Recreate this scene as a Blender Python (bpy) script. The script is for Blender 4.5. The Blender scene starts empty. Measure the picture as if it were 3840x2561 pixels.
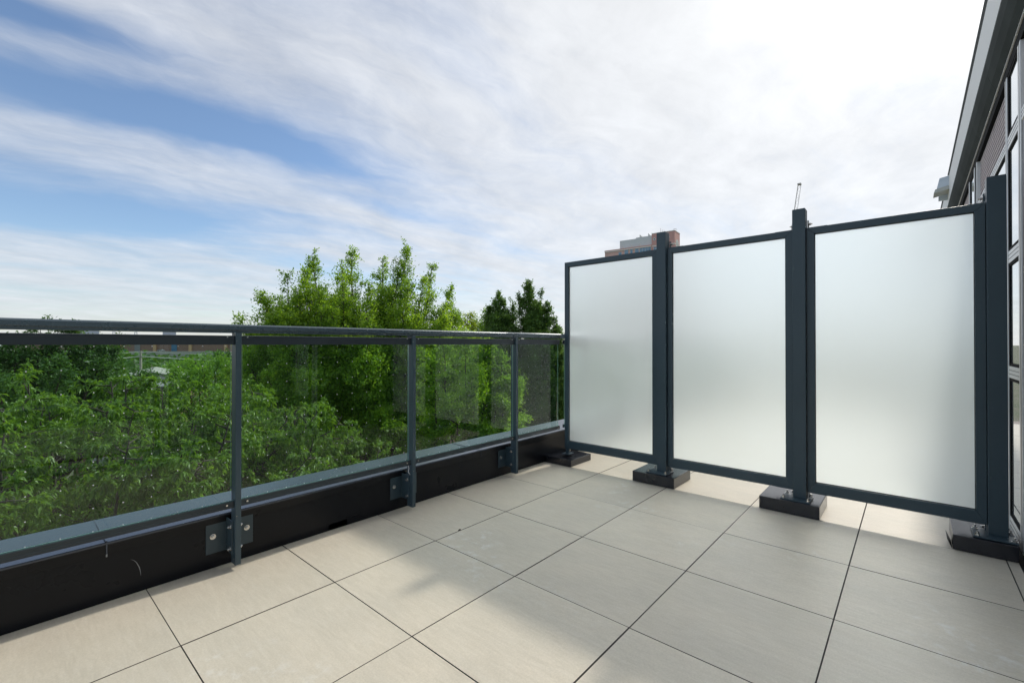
import bpy, math, random
import numpy as np
from mathutils import Vector, Matrix

random.seed(7)
RNG = np.random.default_rng(11)
R = math.radians
scene = bpy.context.scene

# ------------------------------------------------------------------ camera
CAM = Vector((-0.4577, -2.0426, 1.1186))
YAW, PITCH = 0.7219, 0.0059
cam_data = bpy.data.cameras.new("camera")
cam_data.sensor_width = 36.0
cam_data.lens = 1702.7 / 3840.0 * 36.0
cam_data.clip_start = 0.02
cam_data.clip_end = 12000
cam = bpy.data.objects.new("camera", cam_data)
scene.collection.objects.link(cam)
cam.location = CAM
fwd = Vector((math.cos(YAW) * math.cos(PITCH), math.sin(YAW) * math.cos(PITCH), math.sin(PITCH)))
cam.rotation_euler = fwd.to_track_quat('-Z', 'Y').to_euler()
scene.camera = cam

# ------------------------------------------------------------------ sky and sun
SUN_DIR = Vector((1.15, -0.10, 1.0)).normalized()          # towards the sun
SUN_EL = math.asin(SUN_DIR.z)
SUN_AZ = math.atan2(SUN_DIR.x, SUN_DIR.y)
world = bpy.data.worlds.new("World")
scene.world = world
world.use_nodes = True
wt = world.node_tree
for n in list(wt.nodes):
    wt.nodes.remove(n)


def wn(t, **kw):
    n = wt.nodes.new(t)
    for k, v in kw.items():
        setattr(n, k, v)
    return n


def wlink(a, b):
    wt.links.new(a, b)


def wm(op, a, b=None, c=None, clamp=False):
    n = wn('ShaderNodeMath', operation=op)
    n.use_clamp = clamp
    for i, v in enumerate((a, b, c)):
        if v is None:
            continue
        if isinstance(v, (int, float)):
            n.inputs[i].default_value = v
        else:
            wlink(v, n.inputs[i])
    return n.outputs[0]


def smooth(v, lo, hi, a=0.0, b=1.0):
    n = wn('ShaderNodeMapRange', interpolation_type='SMOOTHSTEP')
    wlink(v, n.inputs[0])
    n.inputs[1].default_value = lo
    n.inputs[2].default_value = hi
    n.inputs[3].default_value = a
    n.inputs[4].default_value = b
    return n.outputs[0]


tc = wn('ShaderNodeTexCoord')
sep = wn('ShaderNodeSeparateXYZ')
wlink(tc.outputs['Generated'], sep.inputs[0])
DX, DY, DZ = sep.outputs
sky = wn('ShaderNodeTexSky', sky_type='NISHITA')
sky.sun_disc = False
sky.sun_elevation = SUN_EL
sky.sun_rotation = SUN_AZ
sky.altitude = 50
sky.air_density = 1.0
sky.dust_density = 0.25
sky.ozone_density = 2.6
# cloud sheet: the direction projected on a flat layer
zz = wm('ADD', wm('MAXIMUM', DZ, 0.0), 0.12)
PX = wm('DIVIDE', DX, zz)
PY = wm('DIVIDE', DY, zz)


def noise(x, y, scale, detail, rough, ax=1.0, ay=1.0, rot=0.0, off=(0, 0, 0), dist=0.0):
    cr, sr = math.cos(rot), math.sin(rot)
    u = wm('ADD', wm('MULTIPLY', x, cr * ax), wm('MULTIPLY', y, sr * ax))
    v = wm('ADD', wm('MULTIPLY', x, -sr * ay), wm('MULTIPLY', y, cr * ay))
    cb = wn('ShaderNodeCombineXYZ')
    wlink(wm('ADD', u, off[0]), cb.inputs[0])
    wlink(wm('ADD', v, off[1]), cb.inputs[1])
    cb.inputs[2].default_value = off[2]
    n = wn('ShaderNodeTexNoise')
    n.inputs['Scale'].default_value = scale
    n.inputs['Detail'].default_value = detail
    n.inputs['Roughness'].default_value = rough
    n.inputs['Distortion'].default_value = dist
    wlink(cb.outputs[0], n.inputs['Vector'])
    return n.outputs['Fac']


wx = noise(PX, PY, 1.3, 4, 0.55, off=(3, 1, 0))
wy = noise(PX, PY, 1.3, 4, 0.55, off=(9, 5, 2))
QX = wm('ADD', PX, wm('MULTIPLY', wm('SUBTRACT', wx, 0.5), 0.42))
QY = wm('ADD', PY, wm('MULTIPLY', wm('SUBTRACT', wy, 0.5), 0.42))
streak = noise(QX, QY, 1.0, 9, 0.60, ax=0.9, ay=3.2, rot=R(-10), off=(1.7, 4.4, 0.3))
fibre = noise(QX, QY, 1.0, 10, 0.66, ax=2.4, ay=9.0, rot=R(-16), off=(5.1, 2.4, 1.3), dist=0.3)
puff = noise(QX, QY, 2.6, 8, 0.62, ax=1.0, ay=1.5, rot=R(20), off=(0.4, 7.7, 3.1))


def gap(cx, cy, ang, hl, hw, amp):
    """a long opening in the cloud sheet"""
    ca, sa = math.cos(R(ang)), math.sin(R(ang))
    dx = wm('SUBTRACT', QX, cx)
    dy = wm('SUBTRACT', QY, cy)
    u = wm('DIVIDE', wm('ADD', wm('MULTIPLY', dx, ca), wm('MULTIPLY', dy, sa)), hl)
    v = wm('DIVIDE', wm('ADD', wm('MULTIPLY', dx, -sa), wm('MULTIPLY', dy, ca)), hw)
    r2 = wm('ADD', wm('MULTIPLY', u, u), wm('MULTIPLY', v, v))
    return wm('MULTIPLY', wm('EXPONENT', wm('MULTIPLY', r2, -1.0)), amp)


gaps = None
for g in [(0.45, 1.82, -13, 0.66, 0.17, 1.05),
          (0.24, 2.98, -24, 0.85, 0.34, 0.85),
          (-0.06, 1.58, -16, 0.30, 0.075, 1.0),
          (1.62, 3.24, 8, 1.0, 0.22, 0.45),
          (1.35, 1.95, -8, 0.55, 0.10, 0.35),
          (0.9, 0.95, 10, 0.35, 0.12, 0.22),
          (-1.6, 1.5, -20, 0.9, 0.3, 0.8), (-1.2, 2.9, -20, 1.1, 0.35, 0.7),
          (-2.4, -0.4, -10, 1.2, 0.35, 0.6), (-1.5, -2.2, 5, 1.0, 0.3, 0.6)]:
    o = gap(*g)
    gaps = o if gaps is None else wm('ADD', gaps, o)
# coverage
cov = wm('ADD', 0.78, wm('MULTIPLY', wm('SUBTRACT', streak, 0.5), 0.95))
cov = wm('ADD', cov, wm('MULTIPLY', wm('SUBTRACT', fibre, 0.5), 0.26))
cov = wm('ADD', cov, wm('MULTIPLY', wm('SUBTRACT', puff, 0.5), 0.42))
cov = wm('SUBTRACT', cov, gaps)
# thicker towards the sun
cb = wn('ShaderNodeCombineXYZ')
cb.inputs[0].default_value, cb.inputs[1].default_value, cb.inputs[2].default_value = SUN_DIR
dot = wn('ShaderNodeVectorMath', operation='DOT_PRODUCT')
wlink(tc.outputs['Generated'], dot.inputs[0])
wlink(cb.outputs[0], dot.inputs[1])
COS = dot.outputs['Value']
ang = wm('MULTIPLY', wm('ARCCOSINE', wm('MINIMUM', COS, 0.99999)), 180 / math.pi)   # degrees from the sun
near = smooth(ang, 20, 75, 0.32, 0.0)
cov = wm('ADD', cov, near)
cov = smooth(cov, 0.05, 1.15, 0.0, 0.93)
# cloud light: grey-white, brighter round the sun
glow = wm('EXPONENT', wm('MULTIPLY', wm('POWER', wm('DIVIDE', ang, 8.2), 2.0), -1.0))
halo = wm('EXPONENT', wm('MULTIPLY', wm('POWER', wm('DIVIDE', ang, 42.0), 2.0), -1.0))
body = wm('ADD', 0.535, wm('MULTIPLY', wm('SUBTRACT', fibre, 0.5), 0.10))
body = wm('ADD', body, wm('MULTIPLY', wm('SUBTRACT', puff, 0.5), 0.30))
lum = wm('ADD', body, wm('ADD', wm('MULTIPLY', glow, 7.0), wm('MULTIPLY', halo, 0.19)))
warm = wn('ShaderNodeMix', data_type='RGBA')
wlink(halo, warm.inputs[0])
warm.inputs[6].default_value = (0.945, 0.985, 1.05, 1)
warm.inputs[7].default_value = (1.0, 1.0, 0.985, 1)
cl = wn('ShaderNodeVectorMath', operation='SCALE')
wlink(warm.outputs[2], cl.inputs[0])
wlink(lum, cl.inputs['Scale'])
sk = wn('ShaderNodeVectorMath', operation='SCALE')
wlink(sky.outputs[0], sk.inputs[0])
sk.inputs['Scale'].default_value = 0.105
# low haze near the horizon
hz = smooth(DZ, -0.02, 0.20, 0.62, 0.0)
covh = wm('MAXIMUM', cov, hz)
mx = wn('ShaderNodeMix', data_type='RGBA')
wlink(covh, mx.inputs[0])
wlink(sk.outputs[0], mx.inputs[6])
wlink(cl.outputs[0], mx.inputs[7])
bg = wn('ShaderNodeBackground')
bg.inputs['Strength'].default_value = 1.0
wlink(mx.outputs[2], bg.inputs['Color'])
wo = wn('ShaderNodeOutputWorld')
wlink(bg.outputs[0], wo.inputs['Surface'])
world.cycles.sampling_method = 'MANUAL'
world.cycles.sample_map_resolution = 1024

sun_data = bpy.data.lights.new("sun", 'SUN')
sun_data.energy = 1.85
sun_data.angle = R(2.2)
sun_data.color = (1.0, 0.93, 0.82)
sun = bpy.data.objects.new("sun", sun_data)
scene.collection.objects.link(sun)
sun.rotation_euler = SUN_DIR.to_track_quat('Z', 'Y').to_euler()
sun.location = (6, -1, 9)

scene.view_settings.view_transform = 'Standard'
scene.view_settings.look = 'None'
scene.view_settings.exposure = 0.50
scene.view_settings.gamma = 1.0
scene.view_settings.use_curve_mapping = False
scene.render.engine = 'CYCLES'
scene.cycles.use_denoising = True
try:
    scene.cycles.denoiser = 'OPENIMAGEDENOISE'
except Exception:
    pass
scene.cycles.max_bounces = 12
scene.cycles.transparent_max_bounces = 24
scene.cycles.transmission_bounces = 8
scene.cycles.diffuse_bounces = 3
scene.cycles.glossy_bounces = 4
scene.cycles.sample_clamp_indirect = 6.0

# ------------------------------------------------------------------ materials
MATS = {}


def new_mat(name):
    m = bpy.data.materials.new(name)
    m.use_nodes = True
    nt = m.node_tree
    return m, nt, nt.nodes['Principled BSDF']


def nd(nt, t, **kw):
    n = nt.nodes.new(t)
    for k, v in kw.items():
        setattr(n, k, v)
    return n


def coord_noise(nt, scale, detail=6, rough=0.6, stretch=(1, 1, 1), space='Object', dist=0.0):
    t = nd(nt, 'ShaderNodeTexCoord')
    mp = nd(nt, 'ShaderNodeMapping')
    mp.inputs['Scale'].default_value = stretch
    nt.links.new(t.outputs[space], mp.inputs[0])
    n = nd(nt, 'ShaderNodeTexNoise')
    n.inputs['Scale'].default_value = scale
    n.inputs['Detail'].default_value = detail
    n.inputs['Roughness'].default_value = rough
    n.inputs['Distortion'].default_value = dist
    nt.links.new(mp.outputs[0], n.inputs['Vector'])
    return n.outputs['Fac']


def ramp(nt, fac, stops):
    r = nd(nt, 'ShaderNodeValToRGB')
    el = r.color_ramp.elements
    while len(el) < len(stops):
        el.new(0.5)
    for e, (p, c) in zip(el, stops):
        e.position = p
        e.color = tuple(c) + (1,) if len(c) == 3 else c
    nt.links.new(fac, r.inputs[0])
    return r.outputs[0]


def bump(nt, bs, fac, strength, dist=0.002):
    b = nd(nt, 'ShaderNodeBump')
    b.inputs['Strength'].default_value = strength
    b.inputs['Distance'].default_value = dist
    nt.links.new(fac, b.inputs['Height'])
    nt.links.new(b.outputs[0], bs.inputs['Normal'])


def paint(name, col, rough=0.4, var=0.12, metallic=0.0, scale=3.0, spec=0.5, fine=0.0):
    m, nt, b = new_mat(name)
    f = coord_noise(nt, scale, 6, 0.65)
    lo = tuple(c * (1 - var) for c in col)
    hi = tuple(min(1, c * (1 + var)) for c in col)
    nt.links.new(ramp(nt, f, [(0.3, lo), (0.7, hi)]), b.inputs['Base Color'])
    f2 = coord_noise(nt, scale * 4, 5, 0.7)
    mr = nd(nt, 'ShaderNodeMapRange')
    mr.inputs[3].default_value = max(0.02, rough - 0.08)
    mr.inputs[4].default_value = rough + 0.1
    nt.links.new(f2, mr.inputs[0])
    nt.links.new(mr.outputs[0], b.inputs['Roughness'])
    b.inputs['Metallic'].default_value = metallic
    b.inputs['Specular IOR Level'].default_value = spec
    if fine:
        bump(nt, b, coord_noise(nt, 400, 2, 0.5), fine, 0.0005)
    MATS[name] = m
    return m


steel = paint('powder_coat', (0.038, 0.067, 0.086), 0.36, 0.10, 0.0, 2.0, 0.5, 0.05)
rail_coat = paint('handrail_coat', (0.046, 0.074, 0.094), 0.27, 0.08, 0.15, 2.0, 0.9)
channel = paint('channel_paint', (0.022, 0.032, 0.040), 0.42, 0.1)
flash = paint('black_flashing', (0.0075, 0.0085, 0.012), 0.28, 0.04, 0.0, 0.35, 0.22)
coping_m = paint('coping_metal', (0.072, 0.084, 0.114), 0.24, 0.03, 0.45, 0.8, 0.6)
plinth_m = paint('plinth_metal', (0.016, 0.017, 0.022), 0.20, 0.2, 0.0, 4.0, 0.6)
bolt_m = paint('stainless', (0.62, 0.60, 0.57), 0.25, 0.15, 1.0, 60)
scuff_m = paint('chalk_scuff', (0.30, 0.31, 0.32), 0.8, 0.2, 0.0, 60)
alu = paint('silver_frame', (0.80, 0.81, 0.82), 0.35, 0.03, 0.15, 1.5)
alu_w = paint('pale_panel', (0.82, 0.82, 0.81), 0.5, 0.04, 0.0, 0.8)
dark_fascia = paint('dark_fascia', (0.050, 0.058, 0.056), 0.8, 0.2, 0.0, 3.0, 0.08)
dark_gasket = paint('gasket', (0.008, 0.009, 0.011), 0.8, 0.2, 0.0, 3.0, 0.1)
door_m = paint('door_paint', (0.012, 0.020, 0.032), 0.35, 0.1)
slat_m = paint('louvre_slat', (0.66, 0.60, 0.62), 0.4, 0.03, 0.1)
lampm = paint('lamp_housing', (0.62, 0.70, 0.78), 0.4, 0.06, 0.2, 6)
lampb = paint('lamp_lens', (0.50, 0.53, 0.50), 0.3, 0.15, 0.0, 30)
dot_m = paint('ceramic_dot', (0.82, 0.85, 0.88), 0.4, 0.02)
sub_m = paint('sub_floor', (0.015, 0.014, 0.013), 0.9, 0.3)
bark = paint('bark', (0.075, 0.058, 0.045), 0.85, 0.35, 0.0, 6, 0.2)
bark_grey = paint('grey_bark', (0.105, 0.09, 0.078), 0.85, 0.3, 0.0, 6, 0.2)
pole_m = paint('weathered_pole', (0.34, 0.31, 0.27), 0.85, 0.2, 0.0, 2)
wire_m = paint('pale_wire', (0.50, 0.50, 0.48), 0.5, 0.05)
concrete = paint('concrete', (0.36, 0.35, 0.32), 0.8, 0.12, 0.0, 0.6)
white_wall = paint('white_wall', (0.66, 0.66, 0.63), 0.7, 0.06, 0.0, 0.8)
white_trim = paint('white_trim', (0.74, 0.72, 0.66), 0.6, 0.04, 0.0, 0.5)
grey_clad = paint('grey_cladding', (0.64, 0.67, 0.67), 0.6, 0.04, 0.0, 0.3)
roof_grey = paint('roof_membrane', (0.22, 0.22, 0.23), 0.8, 0.15, 0.0, 0.5)
terracotta = paint('terracotta', (0.42, 0.14, 0.06), 0.8, 0.15, 0.0, 4)
asphalt = paint('asphalt', (0.055, 0.054, 0.052), 0.9, 0.2, 0.0, 1.0)
tan_pier = paint('tan_pier', (0.52, 0.33, 0.19), 0.8, 0.1, 0.0, 0.3)
wood_m = paint('old_timber', (0.10, 0.075, 0.055), 0.8, 0.3, 0.0, 2)
crane_m = paint('crane_steel', (0.50, 0.48, 0.46), 0.6, 0.1)
car_paints = {n: paint('car_' + n, c, 0.25, 0.03) for n, c in
              dict(white=(0.75, 0.75, 0.74), blue=(0.05, 0.15, 0.27), green=(0.03, 0.16, 0.08), silver=(0.42, 0.43, 0.45)).items()}
tyre_m = paint('tyre', (0.02, 0.02, 0.02), 0.9, 0.1)
skyline_m = paint('skyline_haze_tint', (0.42, 0.47, 0.56), 0.9, 0.05, 0.0, 0.01)  # distance haze mixed into the pale blue-grey colour of far towers and pylons
plastic_white = paint('cable_tie', (0.75, 0.74, 0.78), 0.4, 0.03)
car_glass = paint('car_glass', (0.02, 0.025, 0.03), 0.08, 0.1)


def brick_mat(name, c1, c2, mortar, scale=1.0):
    m, nt, b = new_mat(name)
    t = nd(nt, 'ShaderNodeTexCoord')
    # box-like mapping: u = x + y, v = z
    sp = nd(nt, 'ShaderNodeSeparateXYZ')
    nt.links.new(t.outputs['Object'], sp.inputs[0])
    ad = nd(nt, 'ShaderNodeMath', operation='ADD')
    nt.links.new(sp.outputs[0], ad.inputs[0])
    nt.links.new(sp.outputs[1], ad.inputs[1])
    cbn = nd(nt, 'ShaderNodeCombineXYZ')
    nt.links.new(ad.outputs[0], cbn.inputs[0])
    nt.links.new(sp.outputs[2], cbn.inputs[1])
    br = nd(nt, 'ShaderNodeTexBrick')
    br.inputs['Scale'].default_value = scale
    br.inputs['Brick Width'].default_value = 0.22
    br.inputs['Row Height'].default_value = 0.075
    br.inputs['Mortar Size'].default_value = 0.008
    br.inputs['Color1'].default_value = (*c1, 1)
    br.inputs['Color2'].default_value = (*c2, 1)
    br.inputs['Mortar'].default_value = (*mortar, 1)
    nt.links.new(cbn.outputs[0], br.inputs['Vector'])
    f = coord_noise(nt, 0.4, 5, 0.6)
    mxn = nd(nt, 'ShaderNodeMix', data_type='RGBA')
    mxn.blend_type = 'MULTIPLY'
    mxn.inputs[0].default_value = 0.25
    nt.links.new(br.outputs['Color'], mxn.inputs[6])
    nt.links.new(ramp(nt, f, [(0.3, (0.6, 0.6, 0.6)), (0.7, (1.1, 1.05, 1.0))]), mxn.inputs[7])
    nt.links.new(mxn.outputs[2], b.inputs['Base Color'])
    b.inputs['Roughness'].default_value = 0.85
    return m


brick_red = brick_mat('red_brick', (0.68, 0.36, 0.33), (0.72, 0.40, 0.36), (0.35, 0.30, 0.26))
brick_pink = brick_mat('pink_brick', (0.74, 0.46, 0.41), (0.78, 0.50, 0.44), (0.45, 0.38, 0.34))
brick_orange = brick_mat('orange_brick', (0.46, 0.16, 0.06), (0.52, 0.20, 0.09), (0.40, 0.30, 0.24))
brick_brown = brick_mat('brown_brick', (0.22, 0.11, 0.08), (0.27, 0.14, 0.10), (0.28, 0.24, 0.22))


def tile_mat():
    m, nt, b = new_mat('porcelain_tile')
    oi = nd(nt, 'ShaderNodeObjectInfo')
    tcn = nd(nt, 'ShaderNodeTexCoord')
    sc = nd(nt, 'ShaderNodeVectorMath', operation='SCALE')
    cb3 = nd(nt, 'ShaderNodeCombineXYZ')
    for i in range(3):
        nt.links.new(oi.outputs['Random'], cb3.inputs[i])
    nt.links.new(cb3.outputs[0], sc.inputs[0])
    sc.inputs['Scale'].default_value = 37.0
    ad = nd(nt, 'ShaderNodeVectorMath', operation='ADD')
    nt.links.new(tcn.outputs['Object'], ad.inputs[0])
    nt.links.new(sc.outputs[0], ad.inputs[1])

    def nz(scale, stretch, detail=7, rough=0.6, dist=0.0):
        mp = nd(nt, 'ShaderNodeMapping')
        mp.inputs['Scale'].default_value = stretch
        nt.links.new(ad.outputs[0], mp.inputs[0])
        n = nd(nt, 'ShaderNodeTexNoise')
        n.inputs['Scale'].default_value = scale
        n.inputs['Detail'].default_value = detail
        n.inputs['Roughness'].default_value = rough
        n.inputs['Distortion'].default_value = dist
        nt.links.new(mp.outputs[0], n.inputs['Vector'])
        return n.outputs['Fac']
    grain = nz(14, (5.0, 0.8, 1), 9, 0.66, 0.6)      # brushed along Y
    cloud = nz(3.0, (1.6, 0.8, 1), 5, 0.6)
    speck = nz(160, (1, 1, 1), 3, 0.6)
    c1 = ramp(nt, grain, [(0.32, (0.535, 0.485, 0.392)), (0.52, (0.572, 0.522, 0.428)), (0.70, (0.605, 0.557, 0.465))])
    mxa = nd(nt, 'ShaderNodeMix', data_type='RGBA')
    mxa.blend_type = 'MULTIPLY'
    mxa.inputs[0].default_value = 1.0
    nt.links.new(c1, mxa.inputs[6])
    nt.links.new(ramp(nt, cloud, [(0.3, (0.93, 0.935, 0.94)), (0.7, (1.04, 1.03, 1.02))]), mxa.inputs[7])
    mxb = nd(nt, 'ShaderNodeMix', data_type='RGBA')
    mxb.blend_type = 'MULTIPLY'
    mxb.inputs[0].default_value = 1.0
    nt.links.new(mxa.outputs[2], mxb.inputs[6])
    nt.links.new(ramp(nt, speck, [(0.35, (0.94, 0.94, 0.94)), (0.65, (1.05, 1.05, 1.05))]), mxb.inputs[7])
    # pale dried water marks, sparse, in world position
    geo = nd(nt, 'ShaderNodeNewGeometry')
    wn1 = nd(nt, 'ShaderNodeTexNoise')
    wn1.inputs['Scale'].default_value = 1.15
    wn1.inputs['Detail'].default_value = 2
    nt.links.new(geo.outputs['Position'], wn1.inputs['Vector'])
    wn2 = nd(nt, 'ShaderNodeTexNoise')
    wn2.inputs['Scale'].default_value = 16
    wn2.inputs['Detail'].default_value = 8
    wn2.inputs['Roughness'].default_value = 0.7
    nt.links.new(geo.outputs['Position'], wn2.inputs['Vector'])
    r1 = ramp(nt, wn1.outputs['Fac'], [(0.57, (0, 0, 0)), (0.70, (1, 1, 1))])
    r2 = ramp(nt, wn2.outputs['Fac'], [(0.52, (0, 0, 0)), (0.72, (1, 1, 1))])
    mul = nd(nt, 'ShaderNodeMath', operation='MULTIPLY')
    nt.links.new(r1, mul.inputs[0])
    nt.links.new(r2, mul.inputs[1])
    mul2 = nd(nt, 'ShaderNodeMath', operation='MULTIPLY')
    nt.links.new(mul.outputs[0], mul2.inputs[0])
    mul2.inputs[1].default_value = 0.75
    mxc = nd(nt, 'ShaderNodeMix', data_type='RGBA')
    nt.links.new(mul2.outputs[0], mxc.inputs[0])
    nt.links.new(mxb.outputs[2], mxc.inputs[6])
    mxc.inputs[7].default_value = (0.72, 0.72, 0.70, 1)
    # per-tile tone
    mr = nd(nt, 'ShaderNodeMapRange')
    mr.inputs[3].default_value = 0.95
    mr.inputs[4].default_value = 1.035
    nt.links.new(oi.outputs['Random'], mr.inputs[0])
    vs = nd(nt, 'ShaderNodeVectorMath', operation='SCALE')
    nt.links.new(mxc.outputs[2], vs.inputs[0])
    nt.links.new(mr.outputs[0], vs.inputs['Scale'])
    nt.links.new(vs.outputs[0], b.inputs['Base Color'])
    b.inputs['Roughness'].default_value = 0.42
    b.inputs['Specular IOR Level'].default_value = 0.42
    bump(nt, b, grain, 0.12, 0.002)
    return m


tile_m = tile_mat()
tile_edge = paint('tile_joint_side', (0.10, 0.093, 0.08), 0.9, 0.2)


def clear_glass(name, tint, refl_rough=0.0):
    m, nt, b = new_mat(name)
    nt.nodes.remove(b)
    out = nt.nodes['Material Output']
    tr = nd(nt, 'ShaderNodeBsdfTransparent')
    tr.inputs[0].default_value = (*tint, 1)
    gl = nd(nt, 'ShaderNodeBsdfGlossy')
    gl.inputs['Roughness'].default_value = refl_rough
    fr = nd(nt, 'ShaderNodeFresnel')
    fr.inputs['IOR'].default_value = 1.5
    ms = nd(nt, 'ShaderNodeMixShader')
    geo = nd(nt, 'ShaderNodeNewGeometry')           # reflect on the outer skins only, no false total reflection inside
    inv = nd(nt, 'ShaderNodeMath', operation='SUBTRACT')
    inv.inputs[0].default_value = 1.0
    nt.links.new(geo.outputs['Backfacing'], inv.inputs[1])
    two = nd(nt, 'ShaderNodeMath', operation='MULTIPLY')      # front and back skin together
    two.use_clamp = True
    nt.links.new(fr.outputs[0], two.inputs[0])
    two.inputs[1].default_value = 1.2
    mu = nd(nt, 'ShaderNodeMath', operation='MULTIPLY')
    nt.links.new(two.outputs[0], mu.inputs[0])
    nt.links.new(inv.outputs[0], mu.inputs[1])
    nt.links.new(mu.outputs[0], ms.inputs[0])
    nt.links.new(tr.outputs[0], ms.inputs[1])
    nt.links.new(gl.outputs[0], ms.inputs[2])
    nt.links.new(ms.outputs[0], out.inputs['Surface'])
    return m


rail_glass = clear_glass('green_tinted_glass', (0.84, 0.94, 0.90))
glass_edge = paint('glass_edge', (0.30, 0.55, 0.50), 0.15, 0.1)
glass_edge.node_tree.nodes['Principled BSDF'].inputs['Transmission Weight'].default_value = 0.5

m, nt, b = new_mat('frosted_glass')
b.inputs['Base Color'].default_value = (0.915, 0.975, 1.0, 1)
b.inputs['Roughness'].default_value = 0.64
b.inputs['Transmission Weight'].default_value = 1.0
b.inputs['IOR'].default_value = 1.17
tlf = nd(nt, 'ShaderNodeBsdfTranslucent')
tlf.inputs[0].default_value = (0.90, 0.97, 1.0, 1)
msf = nd(nt, 'ShaderNodeMixShader')
smear = coord_noise(nt, 3.0, 7, 0.65, (1, 1.6, 0.7), 'Object', 0.4)
smr = nd(nt, 'ShaderNodeMapRange')          # faint uneven film of dust and water marks
smr.inputs[1].default_value = 0.35
smr.inputs[2].default_value = 0.75
smr.inputs[3].default_value = 0.14
smr.inputs[4].default_value = 0.20
nt.links.new(smear, smr.inputs[0])
nt.links.new(smr.outputs[0], msf.inputs[0])
nt.links.new(b.outputs[0], msf.inputs[1])
nt.links.new(tlf.outputs[0], msf.inputs[2])
nt.links.new(msf.outputs[0], nt.nodes['Material Output'].inputs['Surface'])
frost = m

m, nt, b = new_mat('window_glass')
b.inputs['Base Color'].default_value = (0.72, 0.78, 0.81, 1)      # mirror-coated insulating glass
b.inputs['Roughness'].default_value = 0.02
b.inputs['Metallic'].default_value = 0.8
win_glass = m
m, nt, b = new_mat('blue_window_glass')
f = coord_noise(nt, 0.35, 2, 0.5)
nt.links.new(ramp(nt, f, [(0.3, (0.06, 0.17, 0.27)), (0.7, (0.16, 0.34, 0.50))]), b.inputs['Base Color'])
b.inputs['Roughness'].default_value = 0.08
b.inputs['Specular IOR Level'].default_value = 0.9
blue_glass = m


def leaf_mat(name, c_dark, c_light, trans, gloss=0.45, yellow=0.0):
    m, nt, b = new_mat(name)
    geo = nd(nt, 'ShaderNodeNewGeometry')
    big = coord_noise(nt, 0.55, 3, 0.6)
    rnd = geo.outputs['Random Per Island']
    a = nd(nt, 'ShaderNodeMath', operation='MULTIPLY')
    nt.links.new(rnd, a.inputs[0])
    a.inputs[1].default_value = 0.55
    c = nd(nt, 'ShaderNodeMath', operation='MULTIPLY_ADD')
    nt.links.new(big, c.inputs[0])
    c.inputs[1].default_value = 1.1
    c.inputs[2].default_value = -0.32
    s = nd(nt, 'ShaderNodeMath', operation='ADD')
    s.use_clamp = True
    nt.links.new(a.outputs[0], s.inputs[0])
    nt.links.new(c.outputs[0], s.inputs[1])
    stops = [(0.05, c_dark), (0.7, c_light)]
    if yellow:
        stops.append((0.97, (c_light[0] * (1 + yellow), c_light[1] * 1.15, c_light[2])))
    col = ramp(nt, s.outputs[0], stops)
    nt.links.new(col, b.inputs['Base Color'])
    b.inputs['Roughness'].default_value = gloss
    b.inputs['Specular IOR Level'].default_value = 0.4
    tl = nd(nt, 'ShaderNodeBsdfTranslucent')
    mt = nd(nt, 'ShaderNodeMix', data_type='RGBA')
    mt.blend_type = 'MULTIPLY'
    mt.inputs[0].default_value = 1.0
    nt.links.new(col, mt.inputs[6])
    mt.inputs[7].default_value = (2.2, 2.0, 0.7, 1)
    nt.links.new(mt.outputs[2], tl.inputs[0])
    ms = nd(nt, 'ShaderNodeMixShader')
    ms.inputs[0].default_value = trans
    nt.links.new(b.outputs[0], ms.inputs[1])
    nt.links.new(tl.outputs[0], ms.inputs[2])
    nt.links.new(ms.outputs[0], nt.nodes['Material Output'].inputs['Surface'])
    return m


leaf_elm = leaf_mat('leaf_bright', (0.062, 0.150, 0.024), (0.200, 0.345, 0.050), 0.5, 0.42, 0.35)
leaf_cherry = leaf_mat('leaf_cherry', (0.048, 0.118, 0.022), (0.165, 0.285, 0.050), 0.40, 0.33, 0.2)
leaf_oak = leaf_mat('leaf_oak', (0.040, 0.105, 0.030), (0.115, 0.220, 0.055), 0.30, 0.45)
leaf_dark = leaf_mat('leaf_dark', (0.030, 0.085, 0.022), (0.085, 0.180, 0.042), 0.30, 0.5)
leaf_locust = leaf_mat('leaf_locust', (0.065, 0.155, 0.028), (0.160, 0.300, 0.055), 0.45, 0.5)
leaf_yellow = leaf_mat('leaf_yellow', (0.105, 0.185, 0.018), (0.24, 0.33, 0.030), 0.42, 0.45, 0.4)
leaf_olive = leaf_mat('leaf_olive', (0.055, 0.075, 0.020), (0.125, 0.160, 0.040), 0.30, 0.5, 0.3)

m, nt, b = new_mat('ground_cover')
f = coord_noise(nt, 0.12, 8, 0.65)
nt.links.new(ramp(nt, f, [(0.35, (0.045, 0.065, 0.022)), (0.5, (0.07, 0.085, 0.035)), (0.62, (0.12, 0.105, 0.075))]), b.inputs['Base Color'])
b.inputs['Roughness'].default_value = 0.95
ground_m = m

# ------------------------------------------------------------------ mesh helpers
COL = scene.collection


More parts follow.
